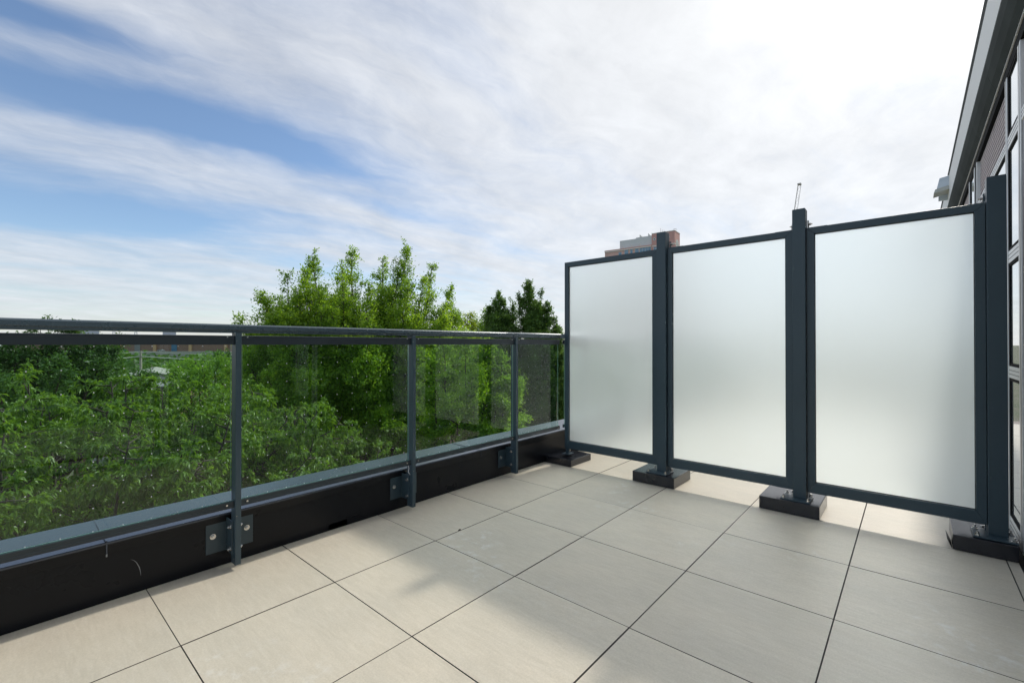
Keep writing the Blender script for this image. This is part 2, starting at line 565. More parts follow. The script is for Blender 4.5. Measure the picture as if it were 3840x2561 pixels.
class MB:
    """collects shapes, links them as one mesh object"""

    def __init__(self):
        self.v, self.f, self.mi = [], [], []

    def box(self, x0, x1, y0, y1, z0, z1, mi=0):
        n = len(self.v)
        self.v += [(x0, y0, z0), (x1, y0, z0), (x1, y1, z0), (x0, y1, z0), (x0, y0, z1), (x1, y0, z1), (x1, y1, z1), (x0, y1, z1)]
        for q in ((0, 3, 2, 1), (4, 5, 6, 7), (0, 1, 5, 4), (1, 2, 6, 5), (2, 3, 7, 6), (3, 0, 4, 7)):
            self.f.append(tuple(n + i for i in q))
            self.mi.append(mi)
        return self

    def prism(self, poly, axis, a, b, mi=0):
        """poly: 2-D outline (counter-clockwise) in the other two axes, swept along axis from a to b"""
        n = len(self.v)
        k = len(poly)

        def P(p, t):
            if axis == 0:
                return (t, p[0], p[1])
            if axis == 1:
                return (p[0], t, p[1])
            return (p[0], p[1], t)
        self.v += [P(p, a) for p in poly] + [P(p, b) for p in poly]
        for i in range(k):
            j = (i + 1) % k
            self.f.append((n + i, n + j, n + k + j, n + k + i))
            self.mi.append(mi)
        self.f.append(tuple(n + k - 1 - i for i in range(k)))
        self.f.append(tuple(n + k + i for i in range(k)))
        self.mi += [mi, mi]
        return self

    def tube(self, pts, radii, sides=8, mi=0, cap=True):
        n0 = len(self.v)
        pts = [Vector(p) for p in pts]
        up = Vector((0, 0, 1))
        prev = None
        for i, p in enumerate(pts):
            d = (pts[min(i + 1, len(pts) - 1)] - pts[max(i - 1, 0)]).normalized()
            if prev is None:
                ref = up if abs(d.z) < 0.9 else Vector((1, 0, 0))
                a = d.cross(ref).normalized()
            else:
                a = (prev - d * prev.dot(d)).normalized()
            prev = a
            bb = d.cross(a)
            r = radii[i] if isinstance(radii, (list, tuple)) else radii
            for k in range(sides):
                t = 2 * math.pi * k / sides
                self.v.append(tuple(p + a * (r * math.cos(t)) + bb * (r * math.sin(t))))
        for i in range(len(pts) - 1):
            for k in range(sides):
                k2 = (k + 1) % sides
                self.f.append((n0 + i * sides + k, n0 + i * sides + k2, n0 + (i + 1) * sides + k2, n0 + (i + 1) * sides + k))
                self.mi.append(mi)
        if cap:
            self.f.append(tuple(n0 + k for k in range(sides))[::-1])
            self.f.append(tuple(n0 + (len(pts) - 1) * sides + k for k in range(sides)))
            self.mi += [mi, mi]
        return self

    def cyl(self, c, axis, r, h, sides=12, mi=0):
        a = Vector(c)
        d = Vector(((1, 0, 0), (0, 1, 0), (0, 0, 1))[axis]) * h
        return self.tube([a, a + d], r, sides, mi)

    def build(self, name, mats, parent=None, bevel=0.0, smooth=False, loc=None):
        me = bpy.data.meshes.new(name)
        me.from_pydata(self.v, [], self.f)
        for mm in (mats if isinstance(mats, (list, tuple)) else [mats]):
            me.materials.append(mm)
        if any(self.mi):
            me.polygons.foreach_set('material_index', self.mi)
        if smooth:
            me.polygons.foreach_set('use_smooth', [True] * len(self.f))
        me.update()
        o = bpy.data.objects.new(name, me)
        COL.objects.link(o)
        if parent is not None:
            o.parent = parent
        if loc is not None:
            o.location = loc
        if bevel:
            bv = o.modifiers.new('bevel', 'BEVEL')
            bv.width = bevel
            bv.segments = 2
            bv.limit_method = 'ANGLE'
            bv.harden_normals = False
        return o


def empty(name, loc, label, cat, group=None, rz=0.0):
    o = bpy.data.objects.new(name, None)
    COL.objects.link(o)
    o.location = loc
    o.rotation_euler = (0, 0, rz)
    o.empty_display_size = 0.2
    o['label'] = label
    o['category'] = cat
    if group:
        o['group'] = group
    return o


def tag(o, label, cat, group=None):
    o['label'] = label
    o['category'] = cat
    if group:
        o['group'] = group
    return o


def structure(o):
    o['kind'] = 'structure'
    return o


def copy_tree(o, parent=None):
    c = o.copy()
    COL.objects.link(c)
    if parent is not None:
        c.parent = parent
    for ch in list(o.children):
        copy_tree(ch, c)
    return c


def at(bearing, dist, z=0.0):
    """a place by compass: bearing from +X towards +Y in degrees, metres from the terrace corner where one stands"""
    return Vector((CAM.x + dist * math.cos(R(bearing)), CAM.y + dist * math.sin(R(bearing)), z))


GROUND = -11.0

# ------------------------------------------------------------------ ground and far land
g = MB()
S = 6000
g.v += [(-S, -S, GROUND), (S, -S, GROUND), (S, S, GROUND), (-S, S, GROUND)]
g.f.append((0, 1, 2, 3))
g.mi.append(0)
structure(g.build('ground', ground_m))
rd = MB()
rd.box(-60, 90, 21.0, 28.5, GROUND + 0.004, GROUND + 0.03)
structure(rd.build('road', asphalt))
pv = MB()
pv.box(-60, 90, 19.2, 20.98, GROUND + 0.004, GROUND + 0.14)
pv.box(-60, 90, 28.52, 30.2, GROUND + 0.004, GROUND + 0.14)
structure(pv.build('pavement', concrete))

# ------------------------------------------------------------------ terrace floor
X0, X1 = -3.0, 9.0
YP = 0.592          # parapet face
YW = -2.455         # facade foot
sl = MB()
sl.box(X0, X1, YW - 0.05, YP + 0.03, -0.30, -0.021)
floor = structure(sl.build('terrace_floor', sub_m))


def tile_mesh(w, d, name='tile', chamfer=0.0012):
    h = 0.02
    c = chamfer
    mb = MB()
    v = [(0, 0, -h), (w, 0, -h), (w, d, -h), (0, d, -h), (0, 0, -c), (w, 0, -c), (w, d, -c), (0, d, -c),
         (c, c, 0), (w - c, c, 0), (w - c, d - c, 0), (c, d - c, 0)]
    mb.v = v
    mb.f = [(0, 1, 5, 4), (1, 2, 6, 5), (2, 3, 7, 6), (3, 0, 4, 7), (4, 5, 9, 8), (5, 6, 10, 9), (6, 7, 11, 10), (7, 4, 8, 11), (8, 9, 10, 11)]
    mb.mi = [1, 1, 1, 1, 1, 1, 1, 1, 0]
    me = bpy.data.meshes.new(name)
    me.from_pydata(mb.v, [], mb.f)
    me.materials.append(tile_m)
    me.materials.append(tile_edge)
    me.polygons.foreach_set('material_index', mb.mi)
    me.update()
    return me


JX, JY = 0.0021, 0.0033
rows = [(0.0, 0.590), (-0.6, 0.6), (-1.2, 0.6), (-1.8, 0.6), (-2.406, 0.606), (-2.452, 0.046)]
meshes = {}
tr = random.Random(3)
for ri, (y0, d) in enumerate(rows):
    if d not in meshes:
        meshes[d] = tile_mesh(0.6 - JX, d - JY)
    i = int(X0 / 0.6)
    while i * 0.6 < X1 - 0.01:
        o = bpy.data.objects.new('tile', meshes[d])
        COL.objects.link(o)
        o.parent = floor
        o.location = (i * 0.6 + JX / 2 + tr.uniform(-.0006, .0006), y0 + JY / 2 + tr.uniform(-.0006, .0006), tr.uniform(-0.0008, 0.0004))
        o.rotation_euler = (tr.uniform(-.0006, .0006), tr.uniform(-.0006, .0006), 0)
        i += 1
# bits of litter on the tiles
def litter(x, y, label, mat, pts, z=0.0006):
    mb = MB()
    for (px, py, r) in pts:
        mb.tube([(px, py, 0), (px + r * .3, py, r * .5), (px + r * .8, py + r * .3, r * .9)], [r * .6, r * .5, r * .15], 6)
    o = mb.build('debris', mat, loc=(x, y, z))
    return tag(o, label, 'debris')


litter(1.385, 0.002, 'small dark brown crumb lying on the tile joint', bark, [(0, 0, .008), (.008, .002, .006), (-.006, .001, .005)])
litter(0.52, -1.165, 'tiny pale chip lying on the tiles at the bottom edge of the photo', white_wall, [(0, 0, .006), (.006, .003, .005)])

# ------------------------------------------------------------------ parapet
par = empty('parapet_wall', (0, YP, 0), 'low black metal-clad parapet wall with blue-grey coping under the glass railing', 'wall')
par_top = 0.262


def seg(mb, x0, x1, z0, z1, y0=0.0, y1=0.32):
    mb.box(x0, x1, y0, y1, z0, z1)


pb = MB()
SC0, SC1, SCH = 0.868, 1.055, 0.034
zt_p = par_top - 0.012
pb.prism([(X0, -0.02), (SC0, -0.02), (SC0, SCH), (SC1, SCH), (SC1, -0.02), (X1, -0.02), (X1, zt_p), (X0, zt_p)], 1, 0.0, 0.10)
pb.build('wall_cladding', flash, par)
pb = MB()
pb.box(X0, X1, 0.1002, 0.34, -0.2, zt_p)
pb.build('wall_core', flash, par)
fb = MB()
for a, c in ((X0, -0.139), (-0.137, 2.14), (2.142, 4.4), (4.402, 6.6), (6.602, X1)):
    fb = MB()
    fb.prism([(-0.004, 0.207), (-0.0125, 0.2605), (-0.0003, 0.2605), (-0.0003, 0.207)], 0, a, c)
    fb.build('upper_flashing', flash, par)
for a, c in ((X0, -0.140), (-0.136, 2.138), (2.143, 4.4), (4.404, 6.6), (6.604, X1)):
    cb_ = MB()
    cb_.prism([(-0.014, par_top - 0.004), (-0.012, par_top), (0.345, par_top + 0.004), (0.352, par_top - 0.03),
               (0.3425, par_top - 0.03), (0.3425, par_top - 0.011), (-0.012, par_top - 0.011)], 0, a, c)
    cb_.build('coping_sheet', coping_m, par)
for x in (-0.138, 2.140):
    jb = MB()
    jb.box(x - 0.0025, x + 0.0025, -0.0155, -0.0128, 0.208, 0.2612)
    jb.box(x - 0.004, x + 0.004, -0.0155, 0.34, par_top + 0.0048, par_top + 0.0062)
    jb.build('coping_joint', coping_m, par)
# scupper lip and the scuffs on the cladding
sb = MB()
sb.box(SC1 - 0.07, SC1 + 0.002, -0.0022, -0.0002, 0.002, SCH + 0.010)
sb.build('scupper_flap', flash, par)
ab = MB()
arc = [(-0.058, 0.155), (-0.050, 0.151), (-0.042, 0.144), (-0.035, 0.134), (-0.030, 0.122), (-0.025, 0.109), (-0.022, 0.096), (-0.020, 0.083), (-0.019, 0.069)]
w = [0.0002, 0.0006, 0.0010, 0.0013, 0.0016, 0.0016, 0.0013, 0.0009, 0.0003]
for k in range(len(arc) - 1):
    (xa, za), (xb, zb) = arc[k], arc[k + 1]
    n = len(ab.v)
    ab.v += [(xa - w[k], -0.0012, za), (xb - w[k + 1], -0.0012, zb), (xb + w[k + 1], -0.0012, zb), (xa + w[k], -0.0012, za)]
    ab.f.append((n, n + 1, n + 2, n + 3))
    ab.mi.append(0)
ab.box(-0.1405, -0.1355, -0.0165, -0.0155, 0.199, 0.210)
ab.build('scuff_mark', scuff_m, par)

# ------------------------------------------------------------------ hardware
def hexbolt(mb, c, axis, s, r=0.011, head=0.010, wash=True, stud=0.006):
    """washer, hex nut and stud end standing on a face at c, pointing along s*axis"""
    c = Vector(c)
    d = Vector(((1, 0, 0), (0, 1, 0), (0, 0, 1))[axis]) * s
    if wash:
        mb.tube([c, c + d * 0.002], r * 1.45, 14)
    mb.tube([c + d * 0.002, c + d * (0.002 + head)], [r, r], 6)
    if stud:
        mb.tube([c + d * (0.002 + head), c + d * (0.002 + head + stud)], r * 0.55, 10)
    return mb


BOLTS = {}


def bolt(name, parent, c, axis, s, r, head, wash=True, stud=0.004, mat=None):
    key = (axis, s, r, head, wash, stud)
    if key not in BOLTS:
        mb = MB()
        hexbolt(mb, (0, 0, 0), axis, s, r, head, wash, stud)
        o = mb.build(name, bolt_m, parent)
        BOLTS[key] = o.data
    else:
        o = bpy.data.objects.new(name, BOLTS[key])
        COL.objects.link(o)
        o.parent = parent
    o.location = c
    return o


def screw(parent, c, axis, r, h):
    key = ('s', axis, r, h)
    if key not in BOLTS:
        mb = MB()
        mb.cyl((0, 0, 0), axis, r, h, 10)
        o = mb.build('screw', bolt_m, parent)
        BOLTS[key] = o.data
    else:
        o = bpy.data.objects.new('screw', BOLTS[key])
        COL.objects.link(o)
        o.parent = parent
    o.location = c
    return o


# ------------------------------------------------------------------ glass railing
rail = empty('glass_railing', (0.34, 0.5, 0.0), 'dark blue-grey metal railing with dotted clear glass panels along the terrace edge', 'railing')
RX, RY = 0.34, 0.5


def rl(mb, *a, **k):
    pass


POSTS = [0.340 + 1.061 * k for k in range(-3, 3)] + [3.56 + 1.061 * k for k in range(0, 6)]


def rail_profile():
    # y, z relative to rail empty: outline of the handrail
    return [(-0.022, 1.174), (0.032, 1.174), (0.040, 1.188), (0.040, 1.209), (0.032, 1.2165), (-0.022, 1.2165), (-0.030, 1.2095), (-0.030, 1.1885), (-0.022, 1.186)]


for a, c in ((X0, 1.418), (1.4185, 3.112), (3.185, X1)):
    mb = MB()
    mb.prism([(p[0], p[1]) for p in rail_profile()][::-1], 0, a - RX, c - RX)
    mb.build('handrail', rail_coat, rail, bevel=0.0015)
for pi, x in enumerate(POSTS):
    mb = MB()
    lx = x - RX
    mb.box(lx - 0.013, lx + 0.013, -0.030, 0.030, 0.025, 1.1738)
    post = mb.build('post', steel, rail, bevel=0.0012)
    post['pitch'] = 1
    for s in (-1, 1):
        bk = MB()
        t = 0.006
        web0 = lx + s * 0.0132
        web1 = lx + s * (0.0132 + t)
        xa, xb = sorted((web0, web1))
        bk.box(xa, xb, 0.000, 0.086, 0.072, 0.237)
        fa, fb_ = sorted((web1 - s * t, web1 + s * 0.088))
        bk.box(fa, fb_, 0.0862, 0.0916, 0.072, 0.237)
        br = bk.build('bracket', steel, post, bevel=0.0015)
        for z in (0.096, 0.206):
            bolt('side_bolt', post, (web1, 0.020, z), 0, s, 0.0085, 0.009, True, 0.004)
        bolt('wall_bolt', post, (web1 + s * 0.058, 0.0862, 0.156), 1, -1, 0.0095, 0.008, True, 0.004)
    for dz in (0.262, 0.052):
        screw(post, (lx - 0.0146, -0.008, dz), 0, 0.0026, 0.0014)
    screw(post, (lx - 0.009, -0.0315, 1.135), 1, 0.0018, 0.0016)
    screw(post, (lx - 0.007, -0.0315, 0.268), 1, 0.0018, 0.0016)

spans = []
allp = sorted(POSTS)
for a, c in zip(allp[:-1], allp[1:]):
    if c - a > 1.07:
        spans.append((a, 3.108, 0.013, 0.0))
        spans.append((3.19, c, 0.0, 0.013))
    else:
        spans.append((a, c, 0.013, 0.013))
for (a, c, ea, ec) in spans:
    la, lc = a + ea + 0.0005 - RX, c - ec - 0.0005 - RX
    if lc - la < 0.15:
        continue
    up = MB()
    up.prism([(-0.012, 1.116), (-0.005, 1.116), (-0.005, 1.146), (0.006, 1.146), (0.006, 1.116), (0.013, 1.116), (0.013, 1.160),
              (-0.012, 1.160), (-0.012, 1.1515), (-0.0135, 1.1515), (-0.0135, 1.146), (-0.012, 1.146)], 0, la, lc)
    ch = up.build('upper_channel', channel, rail, bevel=0.0008)
    tp = MB()
    tp.box(la, lc, -0.011, 0.012, 1.1602, 1.1612)
    tp.build('channel_cap', alu, ch)
    lo = MB()
    lo.prism([(-0.016, 0.308), (0.014, 0.308), (0.014, 0.340), (0.006, 0.340), (0.006, 0.316), (-0.005, 0.316), (-0.005, 0.340),
              (-0.014, 0.340), (-0.014, 0.3205), (-0.016, 0.3205)], 0, la, lc)
    lc_o = lo.build('lower_channel', channel, rail, bevel=0.0008)
    gk = MB()
    gk.box(la, lc, -0.0049, -0.0012, 0.330, 0.3435)
    gk.build('glazing_bead', glass_edge, lc_o)
    for xx in (la + 0.032, lc - 0.032):
        screw(ch, (xx, -0.0145, 1.1545), 1, 0.0042, 0.0025)
        screw(lc_o, (xx, -0.0165, 0.3265), 1, 0.0046, 0.0025)
    # glass, clear faces and green ends
    gm = MB()
    g0, g1 = la + 0.012, lc - 0.012
    gm.box(g0, g1, -0.001, 0.005, 0.317, 1.1455)
    gm.mi = [1, 1, 0, 1, 0, 1]
    gp = gm.build('glass_panel', [rail_glass, glass_edge], rail)
    dm = MB()
    nx = int((g1 - g0 - 0.04) / 0.096) + 1
    off = (g1 - g0 - (nx - 1) * 0.096) / 2
    for ix in range(nx):
        for iz in range(9):
            cx, cz = g0 + off + ix * 0.096, 0.3455 + 0.0955 * iz
            n = len(dm.v)
            for k in range(8):
                t = 2 * math.pi * k / 8
                dm.v.append((cx + 0.0026 * math.cos(t), -0.0016, cz + 0.0026 * math.sin(t)))
            dm.f.append(tuple(n + k for k in range(8)))
            dm.mi.append(0)
    dd = dm.build('printed_dot', dot_m, gp)
    dd['kind'] = 'stuff'
# cable tie caught behind the second post
ct = MB()
ct.tube([(1.375, 0.50, 0.305), (1.378, 0.497, 0.285), (1.372, 0.495, 0.262), (1.384, 0.493, 0.245), (1.388, 0.496, 0.240)], [0.003, 0.0022, 0.002, 0.0018, 0.001], 6)
tag(ct.build('cable_tie', plastic_white), 'little white plastic tie dangling beside the middle railing post', 'cable tie')
# bolts where the handrail meets the screen
bolt('end_bolt', rail, (3.072 - RX, -0.0302, 1.2005), 1, -1, 0.0055, 0.004, False, 0.002)
bolt('end_bolt', rail, (3.098 - RX, -0.0302, 1.2005), 1, -1, 0.0055, 0.004, False, 0.002)

# ------------------------------------------------------------------ privacy screen
XF = 3.115       # frame front face
FD = 0.038       # frame depth
ZB, ZT = 0.135, 1.893
post_y = [(-0.487, -0.563), (-1.440, -1.514), (-2.350, -2.424)]
panels = [(0.436, -0.483, 0.395, -0.436), (-0.567, -1.436, -0.603, -1.394), (-1.518, -2.347, -1.561, -2.306)]
pl_labels = ['narrow frosted glass screen panel in a dark frame, next to the glass railing',
             'frosted glass screen panel in a dark frame, the middle one of three',
             'widest frosted glass screen panel in a dark frame, next to the building']
for k, (yL, yR, iL, iR) in enumerate(panels):
    t = empty('privacy_screen', (XF, (yL + yR) / 2, ZB), pl_labels[k], 'privacy screen', 'frosted screen panels across the terrace')
    yc = (yL + yR) / 2
    zb, zt = 0.0, ZT - ZB
    zi0, zi1 = 0.068, zt - 0.043
    yl, yr, il, ir = yL - yc, yR - yc, iL - yc, iR - yc
    # mitred members: outline in the y-z plane swept in x
    for pts in ([(yr, zb), (yl, zb), (il, zi0), (ir, zi0)], [(yr, zt), (ir, zi1), (il, zi1), (yl, zt)],
                [(yl, zb + .0008), (yl, zt - .0008), (il, zi1 - .0004), (il, zi0 + .0004)], [(yr, zb + .0008), (ir, zi0 + .0004), (ir, zi1 - .0004), (yr, zt - .0008)]):
        mb = MB()
        mb.prism(pts, 0, 0.0, FD)
        mb.build('frame_rail' if pts[0][1] in (zb, zt) else 'frame_stile', steel, t, bevel=0.0012)
    gl = MB()
    e = 0.008
    gl.box(0.020, 0.028, ir - e + 0.0006, il + e - 0.0006, zi0 - e + 0.0006, zi1 + e - 0.0006)
    gl.build('frosted_pane', frost, t)
    for (a, c2, z0, z1) in ((ir + 0.0006, il - 0.0006, zi0 + 0.0006, zi0 + 0.005), (ir + 0.0006, il - 0.0006, zi1 - 0.005, zi1 - 0.0006), (ir + 0.0006, ir + 0.004, zi0 + 0.005, zi1 - 0.005), (il - 0.004, il - 0.0006, zi0 + 0.005, zi1 - 0.005)):
        bead = MB()
        bead.box(0.013, 0.0195, a, c2, z0, z1)
        bead.build('glazing_bead', channel, t)
    # mounting lugs standing above and below the frame beside the posts
    for (py, s) in ((yr, 1), (yl, -1)):
        if k == 0 and s == -1:
            continue
        lg = MB()
        a, c2 = sorted((py, py + s * 0.11))
        lg.box(0.0385, 0.0445, a, c2, -0.012, 0.060)
        lg.build('mounting_plate', steel, t)
        lg = MB()
        lg.box(0.0385, 0.0445, a, c2, zt - 0.036, zt + 0.010)
        lg.build('mounting_plate', steel, t)
        lp = MB()
        a, c2 = sorted((py - s * 0.0015, py + s * 0.0045))
        lp.box(0.0450, 0.070, a, c2, -0.05, zt + 0.060)
        lo_ = lp.build('mounting_lug', steel, t)
        for z in (-0.030, zt + 0.036):
            bolt('lug_bolt', lo_, (0.058, py + s * 0.0045, z), 1, s, 0.0085, 0.010, True, 0.008)

po_labels = ['upright square screen post bolted to the second plinth from the railing',
             'upright screen post between the middle and the widest frosted panel',
             'tall dark screen post beside the building wall']
pp = empty('screen_post', (3.085, -0.525, 0.083), po_labels[0], 'post', 'posts that hold the frosted screens')
mb = MB()
mb.box(0.0, 0.080, -0.0375, 0.0375, 0.0105, 1.937)
mb.build('post_tube', steel, pp, bevel=0.002)
cpm = MB()
cpm.box(0.002, 0.078, -0.0355, 0.0355, 1.9375, 1.940)
cpm.build('post_cap', steel, pp)
bp = MB()
bp.box(-0.068, 0.092, -0.066, 0.100, 0.0008, 0.010)
bpo = bp.build('base_plate', steel, pp, bevel=0.002)
for (dx, dy) in ((-0.052, 0.084), (0.074, 0.084), (-0.048, -0.053), (0.076, -0.053)):
    bolt('anchor_bolt', bpo, (dx, dy, 0.0102), 2, 1, 0.0095, 0.009, True, 0.010)
for (a, c), lab in list(zip(post_y, po_labels))[1:]:
    q = copy_tree(pp)
    q.location = (3.085, (a + c) / 2, 0.083)
    q['label'] = lab
# slim foot of the first panel, next to the railing
ft = empty('steel_foot', (3.112, 0.405, 0.083), 'short bolted steel foot carrying the screen end beside the railing', 'bracket')
mb = MB()
mb.box(0.006, 0.034, -0.014, 0.022, 0.006, 0.052)
mb.build('foot_tube', steel, ft)
mb = MB()
mb.box(-0.035, 0.060, -0.035, 0.040, 0.0008, 0.006)
mb.build('base_plate', steel, ft)
bolt('foot_bolt', ft, (0.020, -0.014, 0.036), 1, -1, 0.006, 0.005, False, 0.002)
bolt('foot_bolt', ft, (0.046, 0.028, 0.0062), 2, 1, 0.007, 0.007, True, 0.004)

pln = [(0.288, 0.5905, 0.064, 'low black metal-clad plinth in the corner against the parapet'),
       (-0.660, -0.316, 0.083, 'black metal-clad plinth under the first tall screen post'),
       (-1.597, -1.253, 0.085, 'black metal-clad plinth under the screen post between the two larger panels'),
       (YW + 0.004, -2.207, 0.083, 'black plinth with a lifted metal edge under the post at the building wall')]
for k, (a, c, h, lab) in enumerate(pln):
    yc = (a + c) / 2
    t = empty('plinth', (3.0, yc, 0), lab, 'plinth', 'metal-clad plinths under the screen')
    d = (c - a) / 2
    mb = MB()
    mb.box(0.0, 0.343, -d, d, 0.0012, h - 0.001)
    mb.build('cladding', plinth_m, t, bevel=0.003)
    if k in (1, 2):
        fl = MB()      # thin sheet flashing standing off the side, buckled along its foot
        pts = [(0.002, 0.0015), (0.12, 0.004), (0.20, 0.0015), (0.30, 0.006), (0.345, 0.0015)]
        n = 0
        for (px, pz) in pts:
            fl.v += [(px, -d - 0.0018, pz), (px, -d - 0.0018, h - 0.004), (px, -d - 0.0008, h - 0.004), (px, -d - 0.0008, pz)]
        for i in range(len(pts) - 1):
            b0, b1 = i * 4, i * 4 + 4
            for q in range(4):
                q2 = (q + 1) % 4
                fl.f.append((b0 + q, b0 + q2, b1 + q2, b1 + q))
                fl.mi.append(0)
        fl.build('side_sheet', plinth_m, t)
    if k == 3:
        fl = MB()
        fl.prism([(d + 0.001, 0.001), (d + 0.022, 0.052), (d + 0.0235, 0.0515), (d + 0.0025, 0.0005)][::-1], 0, 0.004, 0.15)
        fl.build('lifted_flap', plinth_m, t)

# ------------------------------------------------------------------ building facade on the right
FY = -2.48
GY = FY - 0.018          # glass plane, nearly flush
LY = FY - 0.058          # back of the louvre boxes and depth of the mullions
bld = empty('terrace_building', (3.0, FY, 0), 'modern building wall with silver window frames, louvres and dark fascia at the right edge', 'building')
BX = 3.0


def fbox(mb, x0, x1, y0, y1, z0, z1):
    mb.box(x0 - BX, x1 - BX, y0 - FY, y1 - FY, z0, z1)


core = MB()
fbox(core, -6, 14, -10.0, LY - 0.02, GROUND, 3.0)
fbox(core, -6, 14, -10.0, FY - 0.10, 3.0, 3.50)
fbox(core, -6, X0 - 0.01, LY - 0.0201, YP + 0.33, GROUND, -0.02)
fbox(core, X0 - 0.01, 12, LY - 0.018, YP + 0.33, GROUND, -0.302)
core.build('wall', brick_brown, bld)
# soffit / fascia band
db = MB()
seams = [3.9 - 1.30, 3.9, 4.75, 6.6, 8.9, 11.5]
edges = [-6.0, -2.6, 0.2, 1.7, 2.9, 3.95, 4.95, 6.9, 9.0, 11.4, 14.0]
for a, c in zip(edges[:-1], edges[1:]):
    f1 = MB()
    # rounded dark metal band, bottom edge flush, belly slightly proud
    prof = [(-0.02, 2.815), (0.008, 2.815), (0.030, 2.86), (0.050, 2.93), (0.058, 3.00), (0.052, 3.052), (-0.02, 3.052)]
    f1.prism([(p[0], p[1]) for p in prof][::-1], 0, a - BX + 0.003, c - BX)
    f1.build('fascia_panel', dark_fascia, bld, smooth=False)
lip = MB()
fbox(lip, -6, 14, FY - 0.011, FY + 0.005, 2.8065, 2.8145)
lip.build('drip_edge', alu, bld)
hd = MB()
fbox(hd, -6, 14, FY - 0.06, FY - 0.002, 2.735, 2.8055)
hd.build('head_trim', dark_gasket, bld)
wp = MB()
for a, c in ((-6, 1.0), (1.003, 5.5), (5.503, 10.0), (10.003, 14)):
    w1 = MB()
    fbox(w1, a, c, FY - 0.10, FY + 0.046, 3.0525, 3.42)
    w1.build('white_parapet_panel', alu_w, bld)
cs = MB()
fbox(cs, -6, 14, FY - 0.10, FY - 0.045, 3.4205, 3.546)
cs.build('clerestory_glass', win_glass, bld)
for x in (4.6, 5.2, 7.9, 8.5, 11.2):
    cm = MB()
    fbox(cm, x, x + 0.05, FY - 0.044, FY - 0.006, 3.4205, 3.546)
    cm.build('clerestory_mullion', alu, bld)
rf = MB()
fbox(rf, -6, 14, -10.0, FY + 0.004, 3.5465, 3.60)
fbox(rf, -6, 14, -10.0, FY + 0.012, 3.601, 3.735)
rf.build('roof', dark_fascia, bld)
# window bays: mullions full height
mull = [-5.6, -4.0, -2.4, -0.9, 0.6, 2.1, 3.13, 3.58, 5.286, 5.46, 5.95, 7.6, 8.2, 9.9, 11.5]
MW = {3.13: (3.130, 3.212), 3.58: (3.585, 3.655), 5.286: (5.290, 5.33)}
mpos = []
for x in mull:
    a, c = MW.get(x, (x, x + 0.07))
    mpos.append((a, c))
    mm = MB()
    fbox(mm, a, c, LY, FY, 0.003, 2.7345)
    mo = mm.build('mullion', alu, bld, bevel=0.002)
    gr = MB()
    fbox(gr, a + 0.028, a + 0.032, FY + 0.0003, FY + 0.0012, 0.004, 2.734)
    gr.build('mullion_groove', dark_gasket, mo)


def transom(x0, x1, z0, z1, parent):
    tb = MB()
    fbox(tb, x0 + 0.0008, x1 - 0.0008, GY, FY - 0.003, z0, z1)
    to = tb.build('transom', alu, parent, bevel=0.0015)
    gb = MB()
    n = 2
    for q in range(1, n + 1):
        z = z0 + (z1 - z0) * q / (n + 1)
        fbox(gb, x0 + 0.002, x1 - 0.002, FY - 0.003, FY - 0.0022, z - 0.0012, z + 0.0012)
    gb.build('transom_groove', dark_gasket, to)


def glass(x0, x1, z0, z1, parent):
    gm = MB()
    fbox(gm, x0 + 0.020, x1 - 0.034, GY + 0.002, GY + 0.008, z0 + 0.018, z1 - 0.018)
    gm.build('window_pane', win_glass, parent)
    gk = MB()
    fbox(gk, x0 + 0.001, x0 + 0.020, GY - 0.001, GY + 0.014, z0, z1)
    fbox(gk, x1 - 0.034, x1 - 0.001, GY - 0.001, GY + 0.014, z0, z1)
    fbox(gk, x0 + 0.0205, x1 - 0.0345, GY - 0.001, GY + 0.014, z0, z0 + 0.0175)
    fbox(gk, x0 + 0.0205, x1 - 0.0345, GY - 0.001, GY + 0.014, z1 - 0.0175, z1)
    gk.build('window_gasket', dark_gasket, parent)


def louvre(x0, x1, z0, z1, parent):
    n = 11
    fr = MB()
    fbox(fr, x0 + 0.001, x1 - 0.001, LY - 0.004, LY + 0.001, z0, z1)
    lv = fr.build('louvre', dark_gasket, parent)
    sm = MB()
    p = (z1 - z0) / n
    sm.prism([(0.030, -0.0045), (0.034, -0.0045), (0.034, 0.0045), (0.0, 0.012), (0.0, 0.010), (0.030, 0.001)], 0, 0.0, x1 - x0 - 0.004)
    me = None
    for k in range(n):
        if me is None:
            so = sm.build('louvre_slat', slat_m, lv)
            me = so.data
        else:
            so = bpy.data.objects.new('louvre_slat', me)
            COL.objects.link(so)
            so.parent = lv
        so.location = (x0 - BX + 0.002, LY - FY + 0.002, z0 + p * (k + 0.5))


